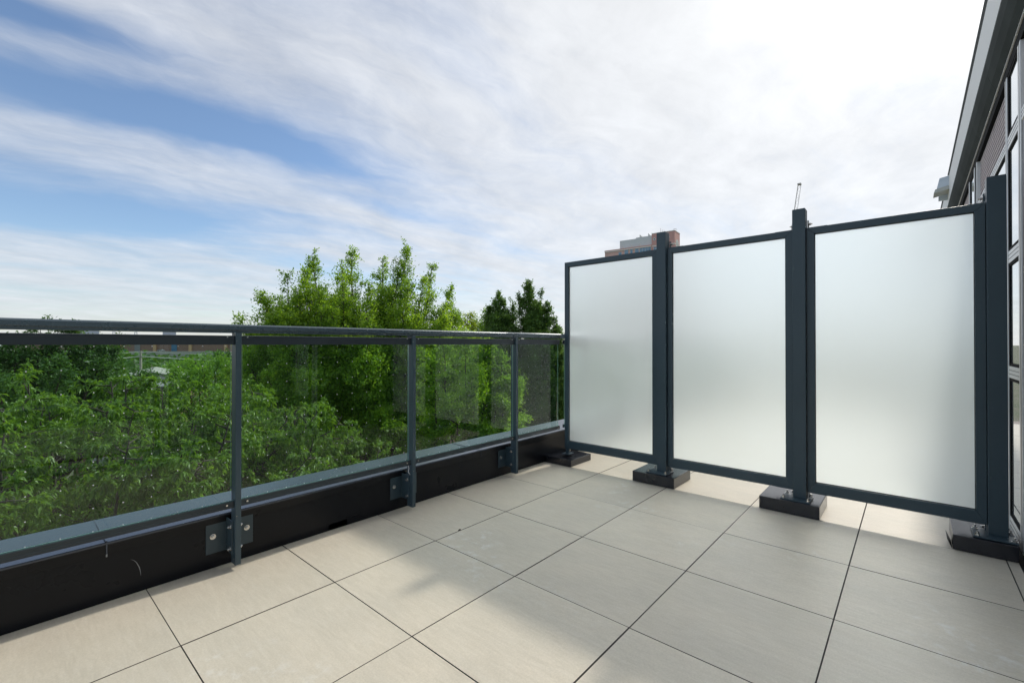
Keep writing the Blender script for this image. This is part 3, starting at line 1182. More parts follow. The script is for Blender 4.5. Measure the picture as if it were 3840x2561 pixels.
bays = []
for (a, c) in zip(mpos[:-1], mpos[1:]):
    bays.append((a[1], c[0]))
for bi, (a, c) in enumerate(bays):
    wd = c - a
    mid = (a + c) / 2
    if abs(a - 3.212) < 0.01:          # narrow glazed bay by the screen
        glass(a, c, 2.361, 2.734, bld)
        transom(a, c, 2.290, 2.361, bld)
        glass(a, c, 1.676, 2.290, bld)
        transom(a, c, 1.604, 1.676, bld)
        glass(a, c, 0.987, 1.604, bld)
        transom(a, c, 0.918, 0.987, bld)
        glass(a, c, 0.090, 0.918, bld)
        transom(a, c, 0.003, 0.090, bld)
    elif wd > 0.75 and mid > 1.9:
        louvre(a, c, 2.362, 2.734, bld)
        transom(a, c, 2.303, 2.362, bld)
        if mid < 3.13:
            dm_ = MB()
            fbox(dm_, a + 0.002, c - 0.002, LY + 0.001, FY - 0.006, 0.03, 2.3025)
            dr = dm_.build('door', door_m, bld, bevel=0.002)
            hn = MB()
            hn.tube([(2.2 - BX, 0.0, 0.95), (2.2 - BX, 0.05, 0.95), (2.32 - BX, 0.05, 0.95)], 0.009, 8)
            hn.build('door_handle', bolt_m, dr)
            transom(a, c, 0.003, 0.0295, bld)
        else:
            glass(a, c, 0.090, 2.303, bld)
            transom(a, c, 0.003, 0.090, bld)
    else:
        glass(a, c, 1.676, 2.734, bld)
        transom(a, c, 1.604, 1.676, bld)
        glass(a, c, 0.090, 1.604, bld)
        transom(a, c, 0.003, 0.090, bld)

# wall lamp out on the roof edge
lamp = empty('wall_lamp', (8.3, FY + 0.04, 3.32), 'pale grey box floodlight with sloping hood fixed to the roof edge', 'floodlight')
mb = MB()
mb.prism([(0.0, -0.02), (0.13, -0.05), (0.10, 0.095), (0.0, 0.115)][::-1], 0, -0.13, 0.13)
mb.build('lamp_hood', lampm, lamp, bevel=0.004)
mb = MB()
mb.prism([(0.0, -0.075), (0.16, -0.105), (0.145, -0.053), (0.0, -0.022)][::-1], 0, -0.14, 0.14)
mb.build('lamp_visor', lampb, lamp, bevel=0.004)
mb = MB()
mb.box(0.17, 0.24, -0.002, 0.10, -0.14, 0.05)
mb.build('mounting_bracket', lampm, lamp)

# ------------------------------------------------------------------ trees
def wood_tube(store, pts, radii, sides):
    """vectorised tube pieces appended to store"""
    pts = np.asarray(pts, float)
    radii = np.asarray(radii, float)
    n = len(pts)
    tan = np.gradient(pts, axis=0)
    tan /= np.linalg.norm(tan, axis=1)[:, None] + 1e-9
    ref = np.array([0.31, 0.95, 0.05])
    a = np.cross(tan, ref)
    a /= np.linalg.norm(a, axis=1)[:, None] + 1e-9
    b = np.cross(tan, a)
    t = np.arange(sides) * 2 * np.pi / sides
    ring = pts[:, None, :] + radii[:, None, None] * (a[:, None, :] * np.cos(t)[None, :, None] + b[:, None, :] * np.sin(t)[None, :, None])
    base = store['n']
    store['v'].append(ring.reshape(-1, 3))
    i = np.arange(n - 1)[:, None] * sides
    k = np.arange(sides)[None, :]
    k2 = (k + 1) % sides
    q = np.stack([i + k, i + k2, i + sides + k2, i + sides + k], -1).reshape(-1, 4) + base
    store['f'].append(q)
    store['n'] += n * sides


def finish_wood(store, name, mat, parent):
    v = np.concatenate(store['v'])
    f = np.concatenate(store['f'])
    return np_mesh(name, v, f, mat, parent)


def np_mesh(name, v, f, mat, parent, smooth=False):
    me = bpy.data.meshes.new(name)
    nv, nf, k = len(v), len(f), f.shape[1]
    me.vertices.add(nv)
    me.vertices.foreach_set('co', v.astype(np.float32).ravel())
    me.loops.add(nf * k)
    me.loops.foreach_set('vertex_index', f.astype(np.int32).ravel())
    me.polygons.add(nf)
    me.polygons.foreach_set('loop_start', (np.arange(nf) * k).astype(np.int32))
    me.polygons.foreach_set('loop_total', np.full(nf, k, np.int32))
    me.materials.append(mat)
    me.update(calc_edges=True)
    o = bpy.data.objects.new(name, me)
    COL.objects.link(o)
    if parent is not None:
        o.parent = parent
    return o


def unit(a):
    return a / (np.linalg.norm(a, axis=-1, keepdims=True) + 1e-9)


LEAF_TRIS = 0


def leaf_mesh(name, P, D, L, W, mat, parent, curl=False, fold=0.25):
    """P base points, D leaf directions, L lengths, W widths"""
    global LEAF_TRIS
    n = len(P)
    up = unit(RNG.normal(size=(n, 3)) * 0.55 + np.array([0, 0, 1.0]))
    side = unit(np.cross(D, up))
    nor = np.cross(side, D)
    L = L[:, None]
    W = W[:, None]
    if not curl:
        v = np.stack([P, P + D * L * 0.45 + side * W * 0.5 + nor * W * fold, P + D * L, P + D * L * 0.45 - side * W * 0.5 + nor * W * fold], 1)
        b = np.arange(n)[:, None] * 4
        f = np.concatenate([b + np.array([[0, 1, 2]]), b + np.array([[0, 2, 3]])])
    else:
        droop = np.array([0, 0, -1.0])
        mid = P + D * L * 0.5 + nor * L * 0.06
        v = np.stack([P, mid + side * W * 0.5 + nor * W * fold * .6, mid - nor * W * 0.15, mid - side * W * 0.5 + nor * W * fold * .6,
                      P + D * L * 0.93 + droop * L * 0.24], 1)
        b = np.arange(n)[:, None] * 5
        f = np.concatenate([b + np.array([[0, 1, 2]]), b + np.array([[0, 2, 3]]), b + np.array([[1, 4, 2]]), b + np.array([[2, 4, 3]])])
    LEAF_TRIS += len(f)
    return np_mesh(name, v.reshape(-1, 3), f, mat, parent)


def frame_at(pos):
    """u to the right as seen from the terrace, v away from it"""
    d = np.array([pos.x - CAM.x, pos.y - CAM.y, 0.0])
    d /= np.linalg.norm(d)
    return np.array([d[1], -d[0], 0.0]), d


def grow(name, pos, label, cat, mat, barkm, leaders, sides=34, side_len=1.0, twigs=6, leaves=20, leaf=(0.075, 0.036), trunk_r=0.18,
         fork=(0.35, 0.6), rise=0.55, droop=0.0, group=None, spread=0.16, taper=0.75, cluster=False, start=0.22, minlen=0.25, spire=0.0, feather=0.8):
    """leaders: list of (u, v, z) tips in metres from the trunk foot (z absolute)"""
    rng = RNG
    root = empty(name, (pos.x, pos.y, GROUND), label, cat, group)
    U, V = frame_at(pos)
    wood = dict(v=[], f=[], n=0)
    brn = dict(v=[], f=[], n=0)
    ztop = max(l[2] for l in leaders) - GROUND
    # trunk
    th = ztop * fork[1]
    n = 7
    tp = np.zeros((n, 3))
    tp[:, 2] = np.linspace(0, th, n)
    tp[1:, :2] += np.cumsum(rng.normal(size=(n - 1, 2)) * 0.05, axis=0)
    wood_tube(wood, tp, np.linspace(trunk_r, trunk_r * 0.55, n), 9)
    LP, LD, = [], []
    for li, (u, v, z) in enumerate(leaders):
        tip = U * u + V * v + np.array([0, 0, z - GROUND])
        t0 = rng.uniform(fork[0], fork[1]) / fork[1]
        k = t0 * (n - 1)
        i0 = min(int(k), n - 2)
        st = tp[i0] + (tp[i0 + 1] - tp[i0]) * (k - i0)
        if tip[2] < st[2] + 0.8:
            st = st.copy()
            st[2] = max(tip[2] - 0.8, th * 0.3)
        hor = tip - st
        hor[2] = 0
        ctrl = st + hor * 0.75 + np.array([0, 0, (tip[2] - st[2]) * (1 - rise)])
        tt = np.linspace(0, 1, 12)[:, None]
        cur = (1 - tt) ** 2 * st + 2 * (1 - tt) * tt * ctrl + tt ** 2 * tip
        cur[1:-1] += rng.normal(size=(10, 3)) * 0.05
        ln = np.linalg.norm(np.diff(cur, axis=0), axis=1).sum()
        r0 = trunk_r * 0.42 * min(1, ln / 6 + 0.3)
        wood_tube(brn, cur, np.linspace(r0, 0.006, 12), 6)
        m_ = sides
        ts = np.sort(start + (1 - start) * rng.random(m_) ** 0.8)
        idx = ts * 11
        ii = np.minimum(idx.astype(int), 10)
        bp_ = cur[ii] + (cur[ii + 1] - cur[ii]) * (idx - ii)[:, None]
        ax = unit(cur[ii + 1] - cur[ii])
        out = unit(np.cross(ax, rng.normal(size=(m_, 3))))
        bl = side_len * np.maximum(minlen, (1 - ts) ** taper) * rng.uniform(0.6, 1.15, m_)
        tipk = np.clip((1 - ts) * spire + (1.0 if spire == 0 else 0.42), 0.2, 1.0)
        bd = unit(out * (1 - rise * 0.45) + ax * rise * 0.9 + np.array([0, 0, -droop]) * 0.5)
        for j in range(m_):
            e = bp_[j] + bd[j] * bl[j] + np.array([0, 0, bl[j] * (0.12 - droop * 0.5)])
            midp = (bp_[j] + e) / 2 + rng.normal(size=3) * 0.04 * bl[j]
            bpts = np.array([bp_[j], midp, e])
            wood_tube(brn, bpts, [0.013, 0.008, 0.003], 3)
            # twigs
            tw_t = rng.uniform(0.2, 1.0, twigs)
            tw_t[0] = 1.0
            for t_ in tw_t:
                s_ = bpts[0] + (bpts[2] - bpts[0]) * t_
                td = unit(bd[j] * 0.8 + rng.normal(size=3) * 0.55 + np.array([0, 0, 0.15 - droop]))
                tl = spread * tipk[j] * rng.uniform(0.6, 1.8)
                if cluster:
                    nl = leaves
                    c0 = s_ + td * tl
                    rr = rng.normal(size=(nl, 3))
                    d_ = unit(td * 0.55 + unit(rr) * 0.85 + np.array([0, 0, -0.42]))
                    back = rng.random(nl)[:, None] * 0.45
                    LP.append(c0 - td * tl * back)
                    LD.append(d_)
                else:
                    nl = max(4, int(leaves * (tipk[j] ** 1.5)))
                    q = rng.random(nl)[:, None]
                    pos_ = s_ + td * tl * q * 1.3 + rng.normal(size=(nl, 3)) * spread * tipk[j] * 0.34
                    d_ = unit(td * 0.5 + rng.normal(size=(nl, 3)) * 0.75 + np.array([0, 0, -0.05 - droop * .4]))
                    LP.append(pos_)
                    LD.append(d_)
        if spire:
            m2 = 84
            t2 = 1 - 0.5 * rng.random(m2) ** 0.9
            idx = np.minimum(t2 * 11, 10.999)
            ii = idx.astype(int)
            ii = np.minimum(ii, 10)
            b2 = cur[ii] + (cur[ii + 1] - cur[ii]) * (idx - ii)[:, None]
            a2 = unit(cur[ii + 1] - cur[ii])
            o2 = unit(np.cross(a2, rng.normal(size=(m2, 3))))
            l2 = feather * ((1 - t2) / 0.5) ** 0.85 * rng.uniform(0.55, 1.1, m2) + 0.07
            d2 = unit(o2 * 0.75 + a2 * 0.75)
            for j in range(m2):
                e2 = b2[j] + d2[j] * l2[j]
                wood_tube(brn, np.array([b2[j], e2]), [0.006, 0.002], 3)
                nl = int(10 + 46 * l2[j])
                q = rng.random(nl)[:, None] ** 0.8
                LP.append(b2[j] + d2[j] * (l2[j] * q) + rng.normal(size=(nl, 3)) * (0.045 + 0.06 * l2[j]))
                LD.append(unit(d2[j] * 0.7 + rng.normal(size=(nl, 3)) * 0.65))
    finish_wood(wood, 'trunk', barkm, root)
    finish_wood(brn, 'branches', barkm, root)
    P = np.concatenate(LP)
    D = np.concatenate(LD)
    nL = len(P)
    L = leaf[0] * rng.uniform(0.6, 1.25, nL)
    W = leaf[1] * rng.uniform(0.75, 1.2, nL)
    cr = leaf_mesh('crown', P, D, L, W, mat, root, curl=cluster)
    return root


def dome(ru, rv, ztop, zlow, n, seed, flat=0.5, u0=0.0):
    """tips spread over a rounded crown"""
    r = random.Random(seed)
    out = []
    ga = math.pi * (3 - math.sqrt(5))
    for i in range(n):
        q = (i + 0.5) / n
        rad = math.sqrt(q)
        a = i * ga + r.uniform(-.3, .3)
        z = zlow + (ztop - zlow) * (1 - rad ** 2) ** flat + r.uniform(-.25, .1)
        out.append((u0 + ru * rad * math.cos(a), rv * rad * math.sin(a), z))
    return out


# 1 the big upright tree in the middle
tips = [(-1.33, 0.2, 4.06), (-0.07, -0.3, 4.25), (0.92, 0.5, 4.08), (1.72, 0.0, 4.47), (2.6, 0.2, 3.86), (3.24, -0.1, 3.15), (-2.0, -0.2, 3.3), (-2.6, 0.4, 2.7),
        (-3.06, 0.0, 2.68), (-3.7, 0.2, 2.0), (0.4, -1.4, 2.9), (-1.0, -1.5, 2.6), (1.6, -1.3, 3.0), (-2.2, -1.2, 2.0), (2.8, -1.1, 2.4),
        (-0.4, 1.6, 3.2), (1.3, 1.8, 3.3), (3.6, 0.3, 1.6), (-3.4, -0.8, 0.9), (3.4, -1.0, 0.6), (-2.6, -1.8, 0.3), (0.2, -2.4, 0.8), (1.9, -2.2, 0.9), (-1.2, -2.3, 0.2),
        (4.0, 0.2, 0.2), (-4.0, 0.3, 0.3), (2.8, -1.9, -0.6), (-3.0, -1.7, -0.9), (0.8, -2.7, -0.8)]
_tr = random.Random(4)
tips += [(u * 0.96 + _tr.uniform(-.45, .45), v + _tr.uniform(-.9, .5), z - _tr.uniform(0.35, 1.1)) for (u, v, z) in tips[:17]]
tips += dome(3.3, 1.3, 2.75, 0.9, 11, 77, 0.5)
tips = [(u * 0.9 if u < -2 else u, v, z) for (u, v, z) in tips]
grow('deciduous_tree', Vector((7.418, 11.863, 0)), 'tall bright green tree with spiky leafy tops rising above the middle of the railing', 'tree',
     leaf_elm, bark, tips, sides=34, side_len=1.75, twigs=6, leaves=19, leaf=(0.084, 0.043), feather=1.15, trunk_r=0.26, fork=(0.32, 0.62), rise=0.6, spread=0.19, taper=0.72, start=0.30, minlen=0.10, spire=3.2)
# 2 cherry close to the glass, left
grow('cherry_tree', at(86.5, 8.6), 'near tree with long drooping glossy leaves filling the left glass panel', 'tree',
     leaf_cherry, bark_grey, dome(4.6, 3.0, 0.60, -3.0, 60, 5, 0.32, 0.3), sides=34, side_len=1.05, twigs=6, leaves=13, leaf=(0.088, 0.029), trunk_r=0.10,
     fork=(0.45, 0.72), rise=0.30, droop=0.18, spread=0.12, cluster=True, start=0.25)
# 3 second, darker cherry between the first two posts
grow('cherry_tree', at(69.0, 9.6), 'darker drooping-leaved tree seen low behind the first railing post', 'tree',
     leaf_cherry, bark_grey, dome(2.6, 2.4, -0.2, -3.4, 26, 8, 0.42), sides=28, side_len=1.1, twigs=6, leaves=14, leaf=(0.080, 0.026), trunk_r=0.16,
     fork=(0.45, 0.7), rise=0.30, droop=0.18, spread=0.12, cluster=True, start=0.25)
# 4 sparse lower tree in front of the houses
grow('young_tree', at(57.5, 8.8), 'thin low tree with loose leaves just above the coping in the middle panel', 'tree',
     leaf_cherry, bark_grey, dome(2.6, 1.4, -1.75, -3.3, 11, 18, 0.5), sides=12, side_len=0.9, twigs=4, leaves=10, leaf=(0.095, 0.035), trunk_r=0.10,
     fork=(0.5, 0.7), rise=0.35, droop=0.1, spread=0.12, cluster=True, start=0.35)
# 5 light tree towards the right of the railing
grow('deciduous_tree', at(46.2, 13.2), 'light yellow-green tree behind the panel left of the third railing post', 'tree',
     leaf_elm, bark, [(-.9, 0, 1.2), (-.3, .4, 1.45), (.3, -.2, 1.2), (.8, .1, .7), (1.15, 0, 0.0), (-1.2, -.3, .5), (0, -.8, .4), (.9, -.5, -.6), (-.6, -.9, -.4), (.3, -.9, -1.3), (1.3, .2, -1.2), (-1.1, -.6, -1.6), (.9, -.4, -2.3)],
     sides=36, side_len=0.85, twigs=6, leaves=18, leaf=(0.09, 0.048), trunk_r=0.15, fork=(0.4, 0.7), rise=0.5, spread=0.15, taper=0.5, start=0.28)
# 6 low tree right, near the coping
grow('young_tree', at(43.8, 11.2), 'low fresh green tree peeking over the coping before the third post', 'tree',
     leaf_yellow, bark, [(-.5, 0, -2.1), (.1, .2, -1.7), (.55, 0, -1.35), (.2, -.5, -2.3), (-.9, .1, -2.6)],
     sides=22, side_len=0.6, twigs=5, leaves=13, leaf=(0.08, 0.04), trunk_r=0.08, fork=(0.5, 0.75), rise=0.5, spread=0.14, taper=0.5, start=0.4)
# 7 two oaks on the right
oak1 = [(0, 0, 3.60), (-.2, .2, 3.3), (.22, -.2, 3.2), (-.42, .2, 2.9), (.40, .1, 2.8), (-.1, -.5, 2.3), (.55, -.3, 1.6), (-.6, -.2, 1.7), (0.1, -.7, 0.8), (.7, 0, .4), (-.8, 0, .3), (0, -.8, -.8), (.6, -.3, -1.2), (-.6, -.4, -1.4), (0, -.7, -2.5)]
grow('oak_tree', at(43.1, 22), 'slim dark green oak, the left one of the pair near the frosted screen', 'tree', leaf_oak, bark, oak1,
     sides=50, side_len=1.0, twigs=6, leaves=20, leaf=(0.10, 0.055), trunk_r=0.18, fork=(0.35, 0.75), rise=0.7, spread=0.17, taper=0.75, minlen=0.10, spire=3.2, start=0.25, group='pair of upright oaks')
oak2 = [(-.15, 0, 4.15), (.45, .1, 3.75), (-.6, -.1, 3.5), (.2, .3, 3.2), (-.95, .2, 3.3), (.8, -.1, 3.1), (1.1, 0, 2.5), (.3, -.5, 3.0), (-.9, -.3, 2.4), (1.3, .2, 1.9), (0, -.9, 1.8), (.8, -.6, 1.0), (-1.0, 0, .8), (1.45, 0, .6), (0, -1.0, .2), (1.3, -.2, -1), (-.8, -.4, -.9), (.3, -1, -1.6), (1.2, -.3, -2.4), (-.5, -.6, -2.6)]
grow('oak_tree', at(38.9, 22), 'broader dark green oak, the right one of the pair near the frosted screen', 'tree', leaf_oak, bark, oak2,
     sides=50, side_len=1.15, twigs=6, leaves=20, leaf=(0.10, 0.055), trunk_r=0.22, fork=(0.35, 0.75), rise=0.7, spread=0.17, taper=0.75, minlen=0.10, spire=3.2, start=0.25, group='pair of upright oaks')
# 8 rounded trees between
grow('deciduous_tree', at(47.2, 34), 'yellowish tree top just above the handrail between the tall tree and the oaks', 'tree', leaf_yellow, bark,
     dome(2.0, 1.7, 3.3, -1.5, 14, 21, 0.6), sides=24, side_len=0.9, twigs=4, leaves=13, leaf=(0.17, 0.09), trunk_r=0.2, rise=0.4, spread=0.26)
grow('deciduous_tree', at(44.4, 36), 'small rounded green tree top just left of the oaks', 'tree', leaf_locust, bark,
     dome(1.7, 1.7, 3.9, -1.5, 14, 22, 0.5), sides=24, side_len=0.9, twigs=4, leaves=13, leaf=(0.17, 0.09), trunk_r=0.2, rise=0.3, spread=0.26)
# 9 honey locust left of the first post
grow('locust_tree', at(75.2, 25), 'feathery light green tree behind the first railing post', 'tree', leaf_locust, bark,
     dome(2.3, 2.2, 0.55, -3.8, 18, 31, 0.5), sides=24, side_len=0.9, twigs=5, leaves=13, leaf=(0.14, 0.055), trunk_r=0.22, rise=0.12, spread=0.24, start=0.3)
# 10 olive tone tree
grow('deciduous_tree', at(73.6, 16.5), 'olive and brownish tree with chimneys showing behind it', 'tree', leaf_olive, bark,
     dome(2.0, 1.6, -0.45, -4.0, 12, 35, 0.5), sides=22, side_len=0.9, twigs=5, leaves=14, leaf=(0.10, 0.045), trunk_r=0.14, rise=0.3, spread=0.17, start=0.3)
# 11 dark trees at the far left
dk = dome(5.2, 3.2, 0.75, -3.8, 26, 41, 0.42) + [(-0.1, 0, 2.0), (0.85, 0, 1.8), (0.3, .3, 1.3), (-1.0, .2, 1.3), (1.6, .2, 1.25), (-1.7, .1, 1.25), (2.3, 0, 1.2), (2.9, .1, 1.2)]
grow('deciduous_tree', at(87.3, 30), 'broad dark green tree behind the near one, twig tips over the handrail', 'tree', leaf_dark, bark, dk,
     sides=24, side_len=1.25, twigs=5, leaves=13, leaf=(0.16, 0.08), trunk_r=0.3, rise=0.35, spread=0.24, start=0.3)
for (bg_, dd_, ru, zt_, sd, lab, mt) in (
        (86.2, 42, 3.6, 0.3, 51, 'mid green tree left of the utility pole', leaf_dark),
        (77.6, 56, 2.2, -0.7, 52, 'bushy green tree just right of the utility pole', leaf_locust),
        (93.0, 36, 5.0, 0.5, 53, 'pale olive tree at the far left edge beyond the dark one', leaf_olive),
        (71.5, 48, 4.2, 0.8, 54, 'green tree right of the far brick warehouse', leaf_dark),
        (66.0, 44, 4.5, 0.6, 55, 'dark tree glimpsed behind the left side of the tall tree', leaf_dark),
        (57.5, 52, 4.8, 0.4, 56, 'dark tree glimpsed behind the middle of the tall tree', leaf_dark),
        (50.5, 46, 4.2, 1.2, 57, 'green tree behind the right side of the tall tree', leaf_locust),
        (33.5, 24, 3.0, 1.3, 58, 'oak-like tree blurred behind the first frosted panel', leaf_oak),
        (28.0, 30, 3.4, 1.0, 59, 'tree blurred behind the right half of the first frosted panel', leaf_oak),
        (22.0, 60, 4.6, 0.3, 60, 'distant tree blurred behind the middle frosted panel', leaf_dark)):
    grow('deciduous_tree', at(bg_, dd_), lab, 'tree', mt, bark, dome(ru, ru * 0.7, zt_, -4.5, 18, sd, 0.45),
         sides=18, side_len=1.35, twigs=4, leaves=12, leaf=(0.24, 0.12), trunk_r=0.25, rise=0.3, spread=0.32, start=0.3, group='background trees')
# far woods: rows nobody could count
fw_rng = np.random.default_rng(5)
n = 30000
bear = np.radians(fw_rng.uniform(20, 104, n))
dist = fw_rng.uniform(110, 240, n)
keep = ~((np.degrees(bear) > 70.8) & (np.degrees(bear) < 81.8) & (dist > 150))
clump = 0.5 + 0.5 * np.sin(np.degrees(bear) * 2.1 + dist * 0.11) * np.cos(dist * 0.07 + np.degrees(bear) * .9)
zt_ = -3.2 + 2.2 * clump + 1.2 * fw_rng.random(n) - dist * 0.006
zz_ = zt_ - fw_rng.random(n) ** 2 * 5
P = np.stack([CAM.x + dist * np.cos(bear), CAM.y + dist * np.sin(bear), zz_], 1)[keep]
D = unit(fw_rng.normal(size=P.shape))
wd = leaf_mesh('far_woods', P, D, np.full(len(P), 1.3), np.full(len(P), 0.9), leaf_dark, None)
wd['kind'] = 'stuff'
wd['label'] = 'far treetops merging into one green band under the horizon'

# ------------------------------------------------------------------ utility pole
pole = empty('utility_pole', (12.143, 74.452, GROUND), 'weathered grey wooden utility pole with cross wires above the treetops', 'utility pole')
mb = MB()
mb.tube([(0, 0, 0), (0.05, 0, 6), (0.02, 0, 11.22)], [0.19, 0.165, 0.13], 10)
mb.build('pole_shaft', pole_m, pole)
mb = MB()
mb.box(-0.55, 0.0, -0.06, 0.06, 9.4, 9.5)
mb.tube([(0.02, -0.14, 10.55), (0.02, -0.14, 10.9)], 0.09, 8)
mb.build('pole_arm', pole_m, pole)
mb = MB()


def wire(mb, a, b, sag, r):
    pts = []
    for k in range(9):
        t = k / 8
        p = Vector(a).lerp(Vector(b), t)
        p.z -= 4 * sag * t * (1 - t)
        pts.append(p)
    mb.tube(pts, r, 4)


wire(mb, (0, 0, 11.1), (-34, 2, 9.0), 0.3, 0.028)
wire(mb, (0, 0, 11.1), (34, -22, 10.6), 0.45, 0.028)
mb.build('thin_wire', wire_m, pole)
mb = MB()
wire(mb, (0, 0, 10.5), (-34, 1, 7.8), 0.3, 0.055)
wire(mb, (0, 0, 10.5), (34, -22, 9.4), 0.6, 0.055)
mb.build('thick_cable', wire_m, pole)

# ------------------------------------------------------------------ houses between the trees
WIN = {}


def window_part(parent, mesh_key, w, h, loc, rz, glassm=win_glass, framem=white_trim):
    if mesh_key not in WIN:
        f = MB()
        t = 0.09
        f.box(-w / 2, w / 2, -0.05, 0.02, 0, t)
        f.box(-w / 2, w / 2, -0.05, 0.02, h - t, h)
        f.box(-w / 2, -w / 2 + t, -0.05, 0.02, t, h - t)
        f.box(w / 2 - t, w / 2, -0.05, 0.02, t, h - t)
        f.box(-w / 2 + t, w / 2 - t, -0.04, 0.01, h / 2 - 0.03, h / 2 + 0.03)
        fo = f.build('window', framem, parent)
        g_ = MB()
        g_.box(-w / 2 + t, w / 2 - t, -0.02, 0.015, t, h - t)
        go = g_.build('window_pane', glassm, fo)
        WIN[mesh_key] = (fo.data, go.data)
    else:
        a, c = WIN[mesh_key]
        fo = bpy.data.objects.new('window', a)
        COL.objects.link(fo)
        fo.parent = parent
        go = bpy.data.objects.new('window_pane', c)
        COL.objects.link(go)
        go.parent = fo
    fo.location = loc
    fo.rotation_euler = (0, 0, rz)
    return fo


def house(name, loc, rz, w, d, ztop, wall, label, roofm=roof_grey, floors=3, cols=4, cat='house', group=None):
    h = ztop - GROUND
    t = empty(name, (loc[0], loc[1], GROUND), label, cat, group, rz)
    mb = MB()
    mb.box(0, w, 0, d, 0, h - 0.35)
    mb.build('wall', wall, t)
    rm = MB()
    rm.box(-0.12, w + 0.12, -0.12, d + 0.12, h - 0.349, h - 0.2)
    rm.box(-0.06, w + 0.06, -0.06, 0.22, h - 0.199, h)
    rm.box(-0.06, w + 0.06, d - 0.22, d + 0.06, h - 0.199, h)
    rm.box(-0.06, 0.22, 0.221, d - 0.221, h - 0.199, h)
    rm.box(w - 0.22, w + 0.06, 0.221, d - 0.221, h - 0.199, h)
    rm.build('roof', roofm, t)
    fh = (h - 0.6) / floors
    for f_ in range(floors):
        for c_ in range(cols):
            window_part(t, 'w1' + label[:3], 1.0, 1.5, (w * (c_ + 0.5) / cols, -0.005, 0.9 + f_ * fh), 0)
        for c_ in range(max(1, int(d / 4))):
            window_part(t, 'w1' + label[:3], 1.0, 1.5, (w + 0.005, d * (c_ + 0.5) / max(1, int(d / 4)), 0.9 + f_ * fh), R(90))
            window_part(t, 'w1' + label[:3], 1.0, 1.5, (-0.005, d * (c_ + 0.5) / max(1, int(d / 4)), 0.9 + f_ * fh), R(-90))
    return t


house('brick_house', (9.5, 33.5), R(-48), 9.5, 8, -1.95, brick_orange, 'orange brick house with a flat grey roof behind the tall tree', cols=4)
house('brick_house', (20.5, 31.5), R(-40), 7.5, 8, -1.15, brick_pink, 'pinkish brick house glimpsed right of the second railing post', cols=3)
hw = house('brick_house', (2.6, 35.2), R(-38), 5.6, 7, -1.45, brick_brown, 'brown brick house below the utility pole behind the near tree', cols=2)
# chimneys on a further house
hc = house('brick_house', (6.6, 36.5), R(-32), 7.0, 6, -2.3, brick_red, 'red brick house with two terracotta chimneys behind the olive tree', cols=3)
for (cx, cy, hh) in ((0.9, -1.0, 0.75), (2.6, 1.5, 1.05)):
    cmb = MB()
    cmb.box(cx, cx + 0.42, cy + 1.5, cy + 1.92, -2.3 - GROUND, -2.3 - GROUND + hh)
    co = cmb.build('chimney', terracotta, hc)
    kb = MB()
    kb.tube([(cx + .21, cy + 1.71, -2.3 - GROUND + hh), (cx + .21, cy + 1.71, -2.3 - GROUND + hh + 0.16)], [0.13, 0.13], 10)
    kb.tube([(cx + .21, cy + 1.71, -2.3 - GROUND + hh + 0.16), (cx + .21, cy + 1.71, -2.3 - GROUND + hh + 0.24)], [0.2, 0.17], 10)
    kb.build('chimney_cap', alu, co)
# white gabled building
wh = empty('white_building', (5.3, 42.8, GROUND), 'low white building with a shallow gable and satellite dish beside the utility pole', 'house', None, R(-12))
mb = MB()
h0 = -1.75 - GROUND
mb.prism([(0, 0), (4.6, 0), (4.6, h0), (2.3, h0 + 0.62), (0, h0)][::1], 1, 0.0, 9.0)
mb.build('wall', white_wall, wh)
mb = MB()
mb.prism([(-0.25, h0 + 0.0), (-0.25, h0 + 0.08), (2.3, h0 + 0.75), (4.85, h0 + 0.08), (4.85, h0 + 0.0), (2.3, h0 + 0.66)][::-1], 1, -0.25, 9.2)
mb.build('roof', concrete, wh)
window_part(wh, 'whw', 0.9, 1.2, (1.2, -0.005, h0 - 2.0), 0)
window_part(wh, 'whw', 0.9, 1.2, (3.3, -0.005, h0 - 2.0), 0)
mb = MB()
mb.tube([(2.6, -0.3, h0 - 0.35), (2.6, -0.42, h0 - 0.3)], [0.30, 0.06], 12)
mb.tube([(2.6, -0.3, h0 - 0.35), (2.6, 0.0, h0 - 0.6)], 0.03, 6)
mb.build('satellite_dish', alu, wh)
mb = MB()
mb.box(-1.9, -0.6, 0.6, 1.6, h0 + 0.15, h0 + 0.55)
mb.box(-1.9, -0.4, 0.6, 1.8, h0 - 6, h0 + 0.149)
mb.build('side_block', white_wall, wh)
# garden shed and fence near the ground
sh = empty('garden_shed', (18.0, 38.0 - 6, GROUND), 'brown timber shed with a grey roof low behind the trees', 'shed', None, R(-35))
mb = MB()
mb.box(0, 6.5, 0, 4, 0, 2.5)
mb.build('wall', wood_m, sh)
mb = MB()
mb.prism([(-0.3, 2.5), (3.25, 3.5), (6.8, 2.5), (6.8, 2.6), (3.25, 3.62), (-0.3, 2.6)], 1, -0.3, 4.3)
mb.build('roof', roof_grey, sh)
mb = MB()
mb.box(2.5, 4.0, -0.02, 0.0, 0.1, 2.1)
mb.build('door', white_wall, sh)

